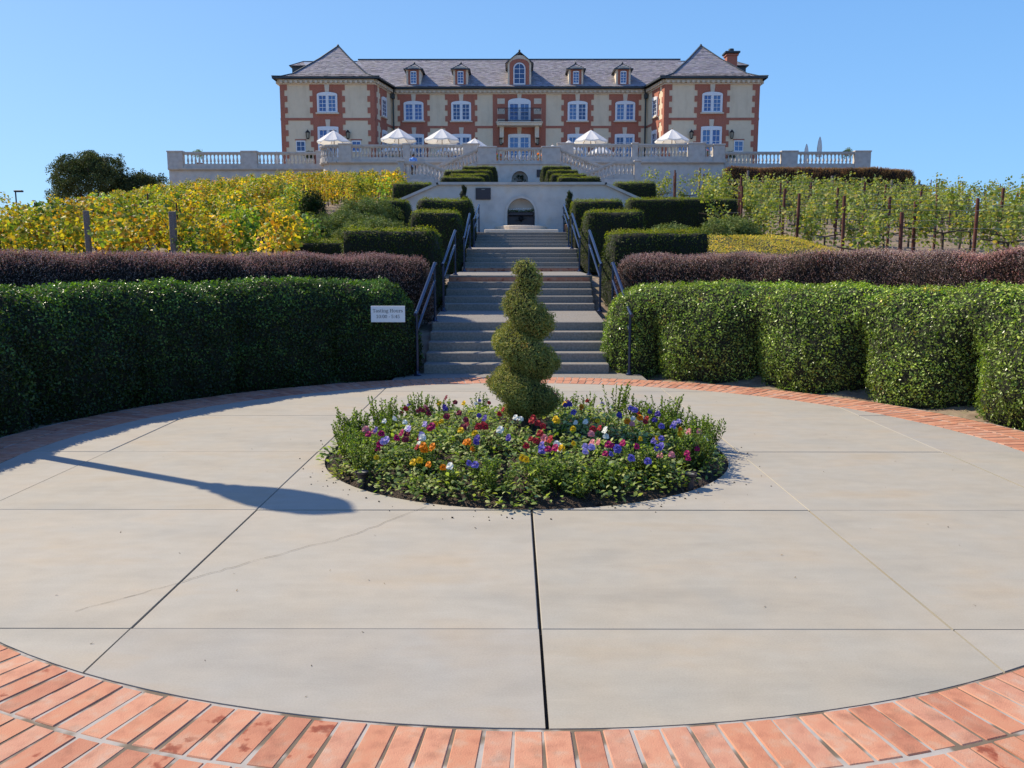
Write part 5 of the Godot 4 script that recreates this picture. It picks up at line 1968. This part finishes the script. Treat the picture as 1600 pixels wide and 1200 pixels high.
func shrubs() -> void:
	var sage := leaf_patch(18, 0.10, 0.05, 0.06, 0.019, 1.0, SAGE)
	var dark := leaf_patch(16, 0.10, 0.05, 0.055, 0.018, 1.0, DARK_GREEN)
	var bits := [
		[-4.85, 23.2, 1.75, 1.05, 0.95, 620, "broad grey green rosemary mound left of the stairs"],
		[-3.75, 22.2, 1.25, 0.95, 0.85, 420, "grey green shrub between the left square hedges and the rosemary mound"],
		[-4.6, 26.0, 1.2, 1.2, 0.9, 380, "rear grey green shrub below the yellow vines, left side"],
		[4.05, 22.0, 0.9, 0.85, 0.8, 420, "rounded sage green shrub right of the third stair flight"],
		[5.55, 21.9, 1.1, 1.02, 0.95, 560, "larger sage green shrub beside the right vineyard"]]
	for e in bits:
		var t := thing("shrub", e[6], "shrub", V(e[0], G(e[0], e[1]), e[1]), "grey green shrubs on the bank")
		for i in 4:
			var s := MB.new()
			var a := rnd(0, TAU)
			s.tube(PackedVector3Array([Vector3(0, -0.1, 0), Vector3(cos(a) * e[2] * 0.5, e[3] * 0.7, sin(a) * e[4] * 0.5)]), PackedFloat32Array([0.03, 0.012]), 6)
			put("stem", s.mesh(), M.bark, t)
		crown(t, Vector3(0, e[3] * 0.42, 0), Vector3(e[2] * 0.92, e[3] * 0.66, e[4] * 0.92), e[5] * 4, sage, M.fine_leaf, Color(1, 1, 1), 0.5, 0.3)
	var cy := thing("dark_conifer", "narrow dark conifer between the yellow vines and the rosemary mound", "conifer", V(-5.75, G(-5.75, 24.0), 24.0))
	var s := MB.new()
	s.tube(PackedVector3Array([Vector3(0, -0.1, 0), Vector3(0, 1.3, 0)]), PackedFloat32Array([0.05, 0.02]), 8)
	put("trunk", s.mesh(), M.bark, cy)
	crown(cy, Vector3(0, 0.85, 0), Vector3(0.42, 0.9, 0.42), 620, dark, M.fine_leaf, Color(0.75, 0.75, 0.75), 0.3, 0.4)
	for e in [[-6.2, 55.0, "rose bush"], [6.6, 56.0, "rose bush"]]:
		pass

# ---------------------------------------------------------------- vineyards
func vine_ok_left(x: float, d: float) -> bool:
	return (-x > 0.245 * d and -x < 0.67 * d + 1.0) or (d > 37.0 and -x > 0.135 * d and -x < 0.67 * d + 1.0)

func vineyards() -> void:
	var cl := []
	for i in 4:
		cl.append(vine_clump(95, Vector3(0.36, 0.38, 0.42), 0.09, GOLD))
	# left: dense rows that climb the slope, seen from their lower ends
	for r in 20:
		var x0 := -5.0 - 1.72 * r
		var where := [[], [], [], []]
		var tn := [[], [], [], []]
		var trunks := MB.new()
		var d := 17.3 + rnd(0, 0.3)
		var any := false
		while d < 58.5:
			var x := x0 - 0.03 * (d - 17.0)
			if vine_ok_left(x, d):
				any = true
				var g := G(x, d)
				var far := d > 34.0
				for h in ([0.35, 0.65, 0.95, 1.2] if not far else [0.45, 0.85, 1.25]):
					if h < 0.8 and rng.randf() < (0.45 if h < 0.5 else 0.2):
						continue
					var k := rng.randi() % 4
					var p := V(x + rnd(-0.12, 0.12), g + h + rnd(-0.15, 0.15) , d + rnd(-0.25, 0.25))
					where[k].append(place(p, (Vector3.UP + rand_dir() * 0.5).normalized(), rnd(0.75, 1.15)))
					var n := fnoise.get_noise_2d(x * 14.0, d * 14.0)
					var green := clampf(0.45 - n * 1.6 + (-0.25 if d > 38.0 else 0.0) + (0.35 if x < -14.0 and d < 34.0 else 0.0), 0.0, 1.0)
					var b := rnd(0.6, 1.5)
					tn[k].append(Color(lerpf(1.12, 0.55, green) * b, lerpf(1.0, 0.86, green) * b, lerpf(0.9, 0.95, green) * b))
				if rng.randf() < 0.25:   # a shoot that escapes the top wire
					var k := rng.randi() % 4
					var t := place(V(x + rnd(-0.2, 0.2), g + 1.5 + rnd(-0.1, 0.2), d), Vector3.UP, 0.5)
					where[k].append(t)
					tn[k].append(Color(0.9, 1.0, 0.9) * rnd(0.8, 1.1))
				trunks.tube(PackedVector3Array([V(x, g - 0.1, d), V(x + rnd(-0.06, 0.06), g + 0.45, d + rnd(-0.05, 0.05)), V(x, g + 0.85, d)]), PackedFloat32Array([0.035, 0.028, 0.022]), 5, false)
			d += 0.68 if d < 34.0 else 0.9
		if not any:
			continue
		var t := thing("vine_row", "dense row of yellowing vines climbing the left slope, %s row from the stairs" % nth(r + 1), "vine row", Vector3.ZERO, "vine rows of the left vineyard")
		for k in 4:
			if where[k].size():
				multi("foliage", cl[k], where[k], tn[k], M.vine_leaf, t)
		put("trunks", trunks.mesh(), M.bark, t).set_meta("kind", "stuff")
	# right: single vines on wires, with gaps of bare earth between them
	var vines := []
	for i in 6:
		var n := MB.new()
		for j in 8 + i % 3:
			var cx := rnd(-0.65, 0.65)
			var cy := rnd(0.4, 1.4) if j < 7 else rnd(1.4, 1.8)
			for k in 38:
				var p := rand_dir() * pow(rng.randf(), 0.5)
				var nrm := (rand_dir() + Vector3(0, 0.7, 0) + p * 0.5).normalized()
				var dd := rand_dir() - Vector3.UP * 0.5
				dd = (dd - nrm * dd.dot(nrm)).normalized()
				n.col = pick(VINE, 0.25)
				n.vine_leaf(Vector3(cx + p.x * 0.32, cy + p.y * 0.34, p.z * 0.24), dd, nrm, 0.082 * rnd(0.65, 1.25))
		for j in 4:   # leggy shoots
			var cx := rnd(-0.6, 0.6)
			for k in 9:
				n.col = pick(VINE, 0.25)
				var d := (rand_dir() - Vector3.UP * 0.3).normalized()
				n.vine_leaf(Vector3(cx + rnd(-0.08, 0.08), 1.2 + k * 0.085, rnd(-0.08, 0.08)), d, d.cross(rand_dir()).normalized(), 0.085 * rnd(0.6, 1.1))
		var w := MB.new()
		w.tube(PackedVector3Array([Vector3(0, -0.12, 0), Vector3(rnd(-0.05, 0.05), 0.4, 0.02), Vector3(0, 0.82, 0)]), PackedFloat32Array([0.04, 0.03, 0.028]), 6)
		w.tube(PackedVector3Array([Vector3(-0.65, 0.88, 0), Vector3(0, 0.8, 0), Vector3(0.65, 0.9, 0)]), PackedFloat32Array([0.014, 0.022, 0.014]), 5)
		vines.append([n.mesh(), w.mesh()])
	var made := 0
	for r in 16:
		var d0 := 17.6 + 2.2 * r
		var i := 0
		var x: float = (0.24 if d0 < 36.0 else 0.17) * d0 if r > 3 else [7.2, 6.9, 6.6, 6.9][r]
		var wires := MB.new()
		var prev := []
		var np := 0
		while true:
			var d: float = d0 - 0.22 * (x - 6.0)
			if x > 0.66 * d + 1.2 or d < 14.6:
				break
			if d < 43.0:
				var g := G(x, d)
				if rng.randf() < (0.9 if r > 1 else 0.8):
					i += 1
					made += 1
					var t := thing("grapevine", "grapevine on wires, %s from the left in %s row above right purple hedge" % [nth(i), nth(r + 1)], "grapevine", V(x, g, d), "vines of the right vineyard")
					t.rotation.y = 0.22 + rnd(-0.1, 0.1)
					var s := rnd(0.84, 1.06)
					t.scale = Vector3(1, 1, 1) * s
					var vv: Array = vines[rng.randi() % 6]
					put("foliage", vv[0], M.vine_leaf, t)
					put("trunk", vv[1], M.bark, t)
				if int(x * 10.0) % 3 == 0 or np == 0:
					np += 1
					var tall := rnd(1.6, 1.9)
					post("rusty steel vineyard post, %s from the left in %s row above right purple hedge" % [nth(np), nth(r + 1)], x + 0.7, d - 0.15, tall, 0.065, "rust_steel", "steel posts of the right vineyard")
				var now := V(x, g, d)
				if r < 8 and prev.size():
					for h in [0.9, 1.3, 1.65]:
						wires.tube(PackedVector3Array([prev[0] + Vector3.UP * h, now + Vector3.UP * h]), PackedFloat32Array([0.0035]), 4, false)
				prev = [now]
			x += 1.36
		if wires.v.size():
			var o := put("trellis_wires", wires.mesh(), M.wire, self)
			tag(o, "thin trellis wires of the %s vine row above the right purple hedge" % nth(r + 1), "wire", "trellis wires of the right vineyard")
	# weathered end posts of the right rows, just below the brown hedge
	var k := 0
	for x in [9.5, 12.0, 14.8, 16.3, 17.9, 19.4, 20.8]:
		k += 1
		var d := 43.6
		post("grey weathered end post below the brown hedge, %s from the left" % nth(k), x, d, 2.1, 0.10, "grey_wood", "grey end posts of the right vineyard")
	k = 0
	for x in [28.0, 29.6, 31.5, 33.0, 34.6]:
		k += 1
		post("dark thin post on the right skyline, %s from the left" % nth(k), x, 58.0 - k, 2.4, 0.05, "rust_steel", "posts on the right skyline")
	# posts of the left rows
	k = 0
	for e in [[-9.1, 17.9, 1.6, 0.10], [-7.15, 17.6, 1.6, 0.12], [-11.1, 17.8, 1.6, 0.10]]:
		k += 1
		post(["weathered end post in shade among the left vines, second from the stairs", "thick grey end post at the foot of the left vineyard, nearest the stairs", "weathered end post at the left edge of the vineyard"][k - 1], e[0], e[1], e[2], e[3], "grey_wood", "end posts of the left vineyard")
	k = 0
	for e in [[-8.6, 21.5], [-11.3, 26.0], [-7.2, 29.0], [-9.8, 33.0], [-14.5, 28.0], [-8.3, 41.0], [-7.0, 46.0], [-12.8, 22.5]]:
		k += 1
		post("thin dark post standing among the yellow vines, %s from the hedge upwards" % nth(k), e[0], e[1], 1.55, 0.04, "rust_steel", "thin posts of the left vineyard")

func post(label: String, x: float, d: float, h: float, w: float, m: String, group: String) -> void:
	var t := thing("vineyard_post", label, "post", V(x, G(x, d) - 0.15, d), group)
	var q := MB.new()
	q.box(Vector3(0, h / 2 + 0.07, 0), Vector3(w, h + 0.15, w), minf(0.012, w * 0.2), Basis(Vector3(rnd(-1, 1), 0, rnd(-1, 1)).normalized(), rnd(0.0, 0.03)))
	put("shaft", q.mesh(), M[m], t)

# ---------------------------------------------------------------- trees, lamps, sign, person
func tree(label: String, x: float, d: float, o: Vector3, r: Vector3, cnt: int) -> void:
	var g := G(x, d)
	var t := thing("oak_tree", label, "tree", V(x, g, d), "trees beyond the left vineyard")
	var s := MB.new()
	s.tube(PackedVector3Array([Vector3(0, -0.3, 0), Vector3(0.1, o.y * 0.5, 0), Vector3(0, o.y, 0.1)]), PackedFloat32Array([0.28, 0.2, 0.12]), 8)
	for i in 7:
		var a := TAU * i / 7 + rnd(-0.3, 0.3)
		s.tube(PackedVector3Array([Vector3(0, o.y * 0.45, 0), Vector3(cos(a) * r.x * 0.4, o.y * 0.85, sin(a) * r.z * 0.4), Vector3(cos(a) * r.x * 0.8, o.y + r.y * rnd(0.0, 0.5), sin(a) * r.z * 0.8)]), PackedFloat32Array([0.12, 0.08, 0.03]), 6)
	put("trunk", s.mesh(), M.bark, t)
	crown(t, o, r, cnt, leaf_patch(16, 0.26, 0.12, 0.15, 0.075, 1.1, [[0.07, 0.095, 0.034], [0.042, 0.062, 0.023], [0.11, 0.14, 0.05]]), M.fine_leaf, Color(1, 1, 1), 0.55, 0.22)

func lamps() -> void:
	# post lamp just outside the picture on the left; its shadow lies over the forecourt
	var tip := Vector2(-1.047, 5.275)
	var away := Vector2(-0.879, 0.477)
	var h := 4.5
	var q := tip + away * (h / tan(deg_to_rad(SUN_EL)))
	var t := thing("street_lamp", "tall dark post lamp with acorn lantern beside the left hedge", "lamp", V(q.x, 0, q.y))
	var m := MB.new()
	m.lathe([Vector2(0.16, -0.05), Vector2(0.16, 0.1), Vector2(0.1, 0.25), Vector2(0.07, 0.4), Vector2(0.06, h - 1.35), Vector2(0.1, h - 1.3), Vector2(0.07, h - 1.22), Vector2(0.13, h - 1.14), Vector2(0.13, h - 1.1)], Vector3.ZERO, 16)
	put("post", m.mesh(), M.iron, t)
	m = MB.new()
	m.lathe([Vector2(0.12, h - 1.1), Vector2(0.18, h - 0.95), Vector2(0.235, h - 0.7), Vector2(0.24, h - 0.5), Vector2(0.2, h - 0.32), Vector2(0.2, h - 0.32)], Vector3.ZERO, 20)
	put("globe", m.mesh(), M.lamp_glass, t)
	m = MB.new()
	m.lathe([Vector2(0.22, h - 0.34), Vector2(0.2, h - 0.28), Vector2(0.12, h - 0.16), Vector2(0.04, h - 0.1), Vector2(0.045, h - 0.05), Vector2(0, h)], Vector3.ZERO, 20)
	put("cap", m.mesh(), M.iron, t)
	# parking lamp on the left skyline
	var d := 75.0
	var x := -44.3
	var g := G(x, d)
	t = thing("car_park_lamp", "flat headed lamp on a thin pole at the left skyline", "lamp", V(x, g, d))
	m = MB.new()
	m.tube(PackedVector3Array([Vector3.ZERO, Vector3(0, 8.3 - g, 0)]), PackedFloat32Array([0.06]), 8)
	put("pole", m.mesh(), M.iron, t)
	m = MB.new()
	m.box(Vector3(0.28, 8.25 - g, 0), Vector3(0.72, 0.16, 0.35), 0.03)
	put("head", m.mesh(), M.iron, t)

func letters(txt: String, sz: float, parent: Node, at: Vector3, m: Material) -> void:
	var tm := TextMesh.new()
	var f := SystemFont.new()
	f.font_names = PackedStringArray(["Droid Serif"])
	tm.font = f
	tm.text = txt
	tm.font_size = 64
	tm.pixel_size = sz / 64.0
	tm.depth = 0.002
	tm.horizontal_alignment = HORIZONTAL_ALIGNMENT_CENTER
	tm.vertical_alignment = VERTICAL_ALIGNMENT_CENTER
	put("lettering", tm, m, parent, at)

func sign_board() -> void:
	var t := thing("hours_sign", "white sign on a post reading Tasting Hours in front of the left hedge", "sign", V(-1.80, 0, 11.80))
	var m := MB.new()
	m.box(Vector3(0, 0.935, 0), Vector3(0.485, 0.232, 0.02), 0.003)
	put("board", m.mesh(), M.sign_white, t)
	m = MB.new()
	m.box(Vector3(0, 0.47, -0.24), Vector3(0.03, 1.0, 0.03))
	m.box(Vector3(0, 0.95, -0.12), Vector3(0.02, 0.03, 0.21))
	put("stake", m.mesh(), M.rail_paint, t)
	letters("Tasting Hours", 0.064, t, Vector3(0.0, 0.982, 0.0115), M.sign_ink)
	letters("10:00 - 5:45", 0.064, t, Vector3(0.0, 0.9, 0.0115), M.sign_ink)
	# leaves of the hedge overlap the lower left corner
	var c := thing("path_marker", "small white marker on the ground below the hours sign", "marker", V(-1.92, 0, 12.0))
	m = MB.new()
	m.box(Vector3(0, 0.035, 0), Vector3(0.06, 0.05, 0.04), 0.008)
	m.box(Vector3(0, 0.005, 0), Vector3(0.09, 0.012, 0.06), 0.004)
	put("block", m.mesh(), M.sign_white, c)

func smin(a: float, b: float, k: float) -> float:
	var h := clampf(0.5 + 0.5 * (b - a) / k, 0.0, 1.0)
	return lerpf(b, a, h) - k * h * (1.0 - h)

func person() -> void:
	var t := thing("person", "man in a light blue shirt and dark trousers on the side stairs", "person", V(-6.95, 7.5, 58.35))
	# joints: a, b, radius a, radius b, part (0 skin 1 shirt 2 trousers 3 hair 4 shoes)
	var B := [
		[Vector3(0, 0.98, 0), Vector3(0, 1.2, 0), 0.145, 0.15, 1], [Vector3(0, 1.2, 0), Vector3(0, 1.4, 0.02), 0.15, 0.13, 1], [Vector3(-0.17, 1.42, 0), Vector3(0.17, 1.42, 0), 0.075, 0.075, 1],
		[Vector3(-0.2, 1.41, 0), Vector3(-0.27, 1.15, 0.02), 0.062, 0.052, 1], [Vector3(0.2, 1.41, 0), Vector3(0.27, 1.15, 0.02), 0.062, 0.052, 1],
		[Vector3(-0.27, 1.15, 0.02), Vector3(-0.25, 0.9, -0.08), 0.044, 0.034, 0], [Vector3(0.27, 1.15, 0.02), Vector3(0.25, 0.9, -0.08), 0.044, 0.034, 0],
		[Vector3(-0.25, 0.9, -0.08), Vector3(-0.24, 0.8, -0.11), 0.036, 0.024, 0], [Vector3(0.25, 0.9, -0.08), Vector3(0.24, 0.8, -0.11), 0.036, 0.024, 0],
		[Vector3(-0.09, 0.93, 0), Vector3(-0.1, 0.5, -0.03), 0.095, 0.065, 2], [Vector3(0.09, 0.93, 0), Vector3(0.1, 0.5, 0.02), 0.095, 0.065, 2],
		[Vector3(-0.1, 0.5, -0.03), Vector3(-0.1, 0.1, 0.04), 0.062, 0.045, 2], [Vector3(0.1, 0.5, 0.02), Vector3(0.1, 0.1, 0.0), 0.062, 0.045, 2],
		[Vector3(-0.1, 0.05, 0.05), Vector3(-0.11, 0.04, -0.12), 0.048, 0.04, 4], [Vector3(0.1, 0.05, 0.01), Vector3(0.11, 0.04, -0.16), 0.048, 0.04, 4],
		[Vector3(0, 1.45, 0.01), Vector3(0, 1.55, 0), 0.055, 0.052, 0], [Vector3(0, 1.6, -0.01), Vector3(0, 1.66, 0), 0.082, 0.09, 0], [Vector3(0, 1.69, 0.012), Vector3(0, 1.66, 0.04), 0.088, 0.08, 3],
		[Vector3(0, 1.6, -0.1), Vector3(0, 1.585, -0.105), 0.014, 0.018, 0], [Vector3(-0.088, 1.62, 0.01), Vector3(-0.09, 1.6, 0.01), 0.016, 0.014, 0], [Vector3(0.088, 1.62, 0.01), Vector3(0.09, 1.6, 0.01), 0.016, 0.014, 0]]
	var cols := [Color(0.42, 0.24, 0.17), Color(0.16, 0.33, 0.72), Color(0.03, 0.032, 0.045), Color(0.03, 0.02, 0.015), Color(0.02, 0.018, 0.016)]
	var cell := 0.026
	var lo := Vector3(-0.42, -0.04, -0.28)
	var n := Vector3i(33, 70, 21)
	var f := PackedFloat32Array()
	var part := PackedInt32Array()
	f.resize(n.x * n.y * n.z)
	part.resize(n.x * n.y * n.z)
	for z in n.z:
		for y in n.y:
			for x in n.x:
				var p := lo + Vector3(x, y, z) * cell
				var v := 9.0
				var best := 9.0
				var bp := 0
				for e in B:
					var a: Vector3 = e[0]
					if absf(p.y - a.y) > 0.65:
						continue
					var ab: Vector3 = e[1] - a
					var u := clampf((p - a).dot(ab) / ab.length_squared(), 0, 1)
					var dd: float = (p - a - ab * u).length() - lerpf(e[2], e[3], u)
					if dd < best:
						best = dd
						bp = e[4]
					v = smin(v, dd, 0.03)
				var k := (z * n.y + y) * n.x + x
				f[k] = v
				part[k] = bp
	# surface nets
	var idx := {}
	var m := MB.new()
	for z in n.z - 1:
		for y in n.y - 1:
			for x in n.x - 1:
				var s := Vector3.ZERO
				var c := 0
				for e in [[0, 0, 0, 1, 0, 0], [0, 1, 0, 1, 1, 0], [0, 0, 1, 1, 0, 1], [0, 1, 1, 1, 1, 1], [0, 0, 0, 0, 1, 0], [1, 0, 0, 1, 1, 0], [0, 0, 1, 0, 1, 1], [1, 0, 1, 1, 1, 1], [0, 0, 0, 0, 0, 1], [1, 0, 0, 1, 0, 1], [0, 1, 0, 0, 1, 1], [1, 1, 0, 1, 1, 1]]:
					var fa := f[((z + e[2]) * n.y + y + e[1]) * n.x + x + e[0]]
					var fb := f[((z + e[5]) * n.y + y + e[4]) * n.x + x + e[3]]
					if (fa < 0.0) != (fb < 0.0):
						var u := fa / (fa - fb)
						s += Vector3(e[0], e[1], e[2]).lerp(Vector3(e[3], e[4], e[5]), u)
						c += 1
				if c:
					var q := lo + (Vector3(x, y, z) + s / c) * cell
					idx[Vector3i(x, y, z)] = m.v.size()
					m.v.append(q)
					m.n.append(Vector3.ZERO)
					m.c.append(cols[part[(z * n.y + y) * n.x + x]])
	for z in range(1, n.z - 1):
		for y in range(1, n.y - 1):
			for x in range(1, n.x - 1):
				var a := f[(z * n.y + y) * n.x + x]
				for ax in 3:
					var o := Vector3i.ZERO
					o[ax] = 1
					var b := f[((z + o.z) * n.y + y + o.y) * n.x + x + o.x]
					if (a < 0.0) == (b < 0.0):
						continue
					var u := Vector3i.ZERO
					u[(ax + 1) % 3] = 1
					var w := Vector3i.ZERO
					w[(ax + 2) % 3] = 1
					var c0 := Vector3i(x, y, z)
					var qd := [idx.get(c0, -1), idx.get(c0 - u, -1), idx.get(c0 - u - w, -1), idx.get(c0 - w, -1)]
					if qd.has(-1):
						continue
					if a < 0.0:
						qd.reverse()
					var nn: Vector3 = (m.v[qd[2]] - m.v[qd[0]]).cross(m.v[qd[3]] - m.v[qd[1]])
					var gsum := Vector3(o) * (b - a)
					if nn.dot(gsum) < 0.0:
						nn = -nn
						qd.reverse()
					for k in qd:
						m.n[k] += nn
					m.ix.append_array(PackedInt32Array([qd[0], qd[2], qd[1], qd[0], qd[3], qd[2]]))
	for i in m.n.size():
		m.n[i] = m.n[i].normalized()
	put("body", m.mesh(), M.body, t)

const SUN_EL := 44.0

func _ready() -> void:
	rng.seed = 20241
	fnoise.seed = 7
	fnoise.frequency = 0.02
	fnoise.fractal_octaves = 3
	# camera
	var cam := Camera3D.new()
	cam.name = "camera"
	cam.keep_aspect = Camera3D.KEEP_HEIGHT
	cam.fov = 49.79
	cam.near = 0.05
	cam.far = 6000.0
	cam.position = Vector3(0, 1.6, 0)
	cam.rotation = Vector3(-0.1406, 0.0029, 0)
	add_child(cam)
	cam.current = true
	# sky: a clear autumn gradient, paler towards the horizon and the sun
	var sun_to := Vector3(-0.879 * cos(deg_to_rad(SUN_EL)), sin(deg_to_rad(SUN_EL)), -0.477 * cos(deg_to_rad(SUN_EL)))
	var im := Image.create(512, 256, false, Image.FORMAT_RGBF)
	for y in 256:
		var el := PI * (0.5 - (y + 0.5) / 256.0)
		for x in 512:
			var az := TAU * (x + 0.5) / 512.0   # panorama column to direction; the first column looks along -z
			var dir := Vector3(cos(el) * sin(az), sin(el), -cos(el) * cos(az))
			var up := clampf(dir.y, 0.0, 1.0)
			var c := Color(0.205, 0.53, 1.0).lerp(Color(0.01, 0.085, 0.46), pow(up, 0.68))
			var side := (absf(angle_difference(az, -1.073))) / 0.95
			c = c.lerp(Color(0.52, 0.82, 1.0), exp(-up * 5.0) * (0.42 + 0.42 * exp(-side * side)))
			var a := acos(clampf(dir.dot(sun_to), -1, 1))
			var glow := exp(-a / 0.45) * 0.42
			c += Color(0.95, 0.97, 1.0) * glow
			if dir.y < 0.0:
				c = c.lerp(Color(0.16, 0.15, 0.13), clampf(-dir.y * 8.0, 0, 1))
			im.set_pixel(x, y, Color(c.r, c.g, c.b))
	var pano := PanoramaSkyMaterial.new()
	pano.panorama = ImageTexture.create_from_image(im)
	var env := Environment.new()
	env.background_mode = Environment.BG_SKY
	env.sky = Sky.new()
	env.sky.sky_material = pano
	env.tonemap_mode = Environment.TONE_MAPPER_LINEAR
	env.background_energy_multiplier = 0.9
	env.tonemap_exposure = 1.26
	env.sdfgi_enabled = true
	env.ssao_enabled = true
	env.ssil_enabled = true
	var we := WorldEnvironment.new()
	we.name = "environment"
	we.environment = env
	add_child(we)
	var sun := DirectionalLight3D.new()
	sun.name = "sun"
	sun.light_energy = 1.6
	sun.light_color = Color(1.0, 0.945, 0.85)
	sun.light_angular_distance = 0.5
	sun.shadow_enabled = true
	add_child(sun)
	sun.look_at_from_position(sun_to * 100.0, Vector3.ZERO, Vector3.UP)
	materials()
	make_balusters()
	# the setting and the large structures
	terrain()
	forecourt()
	stairs()
	terrace()
	house()
	fountain()
	# planting
	hedges()
	shrubs()
	vineyards()
	tree("large round dark tree beyond the left vineyard", -37.6, 75.0, Vector3(0, 4.5, 0), Vector3(3.4, 2.6, 3.0), 3000)
	tree("smaller dark tree at the right flank of the large left tree", -33.6, 76.0, Vector3(0, 3.2, 0), Vector3(2.4, 1.5, 2.2), 1100)
	bed()
	# objects
	for e in [[-13.96, 66.0, 12.15, 1.32, "leftmost open white umbrella, above the rounded balustrade corner"], [-8.96, 66.0, 12.30, 1.42, "open white umbrella in front of the leftmost bay of the main front"], [-5.6, 66.0, 12.26, 1.42, "open white umbrella third from the left, before the second bay"], [5.9, 66.0, 12.17, 1.35, "open white umbrella right of the balcony, before the third bay"], [12.17, 66.0, 12.22, 1.35, "rightmost open white umbrella, before the right wing corner"], [-3.25, 70.0, 12.15, 1.35, "low white umbrella half hidden left of the central landing"], [4.5, 70.5, 12.07, 1.2, "smaller white umbrella behind the balustrade just right of the landing"], [3.2, 71.5, 11.85, 1.1, "white umbrella edge peeping out right beside the central landing"], [7.3, 72.0, 12.0, 1.2, "farthest white umbrella behind the third bay umbrella"], [-9.6, 71.0, 12.1, 1.5, "shaded umbrella behind the leftmost bay umbrella"], [-5.2, 71.0, 12.05, 1.3, "shaded umbrella behind the third umbrella from the left"]]:
		umbrella(e[4], e[0], e[1], e[2], e[3])
	umbrella("shorter closed umbrella above the right end of the terrace", 23.62, 69.0, 11.45, 1.0, true)
	umbrella("taller closed umbrella above the right end of the terrace", 24.67, 69.0, 12.02, 1.0, true)
	umbrella("closed umbrella behind the left terrace balustrade", -19.0, 68.0, 10.75, 1.0, true)
	for e in [[27.0, 69.0, 1.15, 0.55, "bushy potted plant on the right end of the terrace"], [-24.9, 67.0, 0.9, 0.5, "leafy potted plant behind the left end balustrade"], [-17.1, 70.8, 1.35, 0.42, "clipped dark round shrub left of the left wing door"], [18.0, 70.8, 1.35, 0.42, "clipped dark round shrub right of the right wing door"]]:
		var t := thing("potted_shrub", e[4], "plant", V(e[0], TERR, e[1]), "potted shrubs on the terrace")
		var m := MB.new()
		m.lathe([Vector2(0.2, 0), Vector2(0.3, e[2] * 0.5), Vector2(0.33, e[2] * 0.52), Vector2(0.0, e[2] * 0.48)], Vector3.ZERO, 14)
		put("pot", m.mesh(), M.pot, t)
		crown(t, Vector3(0, e[2] + 0.15, 0), Vector3(e[3], e[3] * 0.9, e[3]), 90, leaf_patch(12, 0.12, 0.05, 0.09, 0.045, 1.0, SAGE if e[3] > 0.45 else DARK_GREEN), M.box_leaf, Color(1, 1, 1), 0.4, 0.3)
	for e in [[-1.15, 60.2, "r", "red flowering pot plant behind the central landing balustrade, at its left end"], [1.75, 60.2, "o", "orange flowering pot plant behind the central landing balustrade, at its right end"], [14.0, 62.2, "k", "pink flowering pot plant behind the short balustrade piece right of the terrace front"]]:
		var t := thing("flower_pot", e[3], "flower pot", V(e[0], 8.76 if e[1] < 61.0 else TERR, e[1]), "flower pots on the terrace")
		var m := MB.new()
		m.lathe([Vector2(0.16, 0), Vector2(0.24, 0.36), Vector2(0.26, 0.38), Vector2(0.0, 0.36)], Vector3.ZERO, 14)
		put("pot", m.mesh(), M.pot, t)
		crown(t, Vector3(0, 0.5, 0), Vector3(0.3, 0.22, 0.3), 40, leaf_patch(10, 0.1, 0.04, 0.07, 0.04, 0.9, MID_GREEN), M.box_leaf, Color(1, 1, 1), 0.3, 0.4, "leaves")
		crown(t, Vector3(0, 0.58, 0), Vector3(0.3, 0.24, 0.3), 40, leaf_patch(8, 0.06, 0.03, 0.05, 0.05, 0.9, [PETALS[e[2]]]), M.petal, Color(1.2, 1.2, 1.2), 0.3, 0.2, "blossoms")
	var rl := [[1.72, 12.3, 0.0, 0.93, 1.63, 13.8, 0.70, 1.66], [1.57, 15.25, 0.79, 1.68, 1.50, 16.8, 1.437, 2.32], [1.54, 19.8, 1.487, 2.30, 1.47, 21.45, 2.057, 2.94], [1.57, 24.3, 2.16, 2.98, 1.53, 26.1, 2.66, 3.50]]
	var ll := [[-1.44, 12.2, 0.0, 0.95, -1.32, 13.8, 0.70, 1.66], [-1.30, 15.25, 0.79, 1.68, -1.19, 16.8, 1.437, 2.32], [-1.19, 19.8, 1.487, 2.30, -1.14, 21.45, 2.057, 2.94], [-1.17, 24.3, 2.16, 2.98, -1.10, 26.1, 2.66, 3.50]]
	for s in 2:
		for i in 4:
			var e: Array = (ll if s == 0 else rl)[i]
			handrail("dark metal handrail on the %s of the %s stair flight" % [["left", "right"][s], nth(i + 1)], V(e[0], e[2], e[1]), e[3], V(e[4], e[6], e[5]), e[7])
	lamps()
	sign_board()
	person()
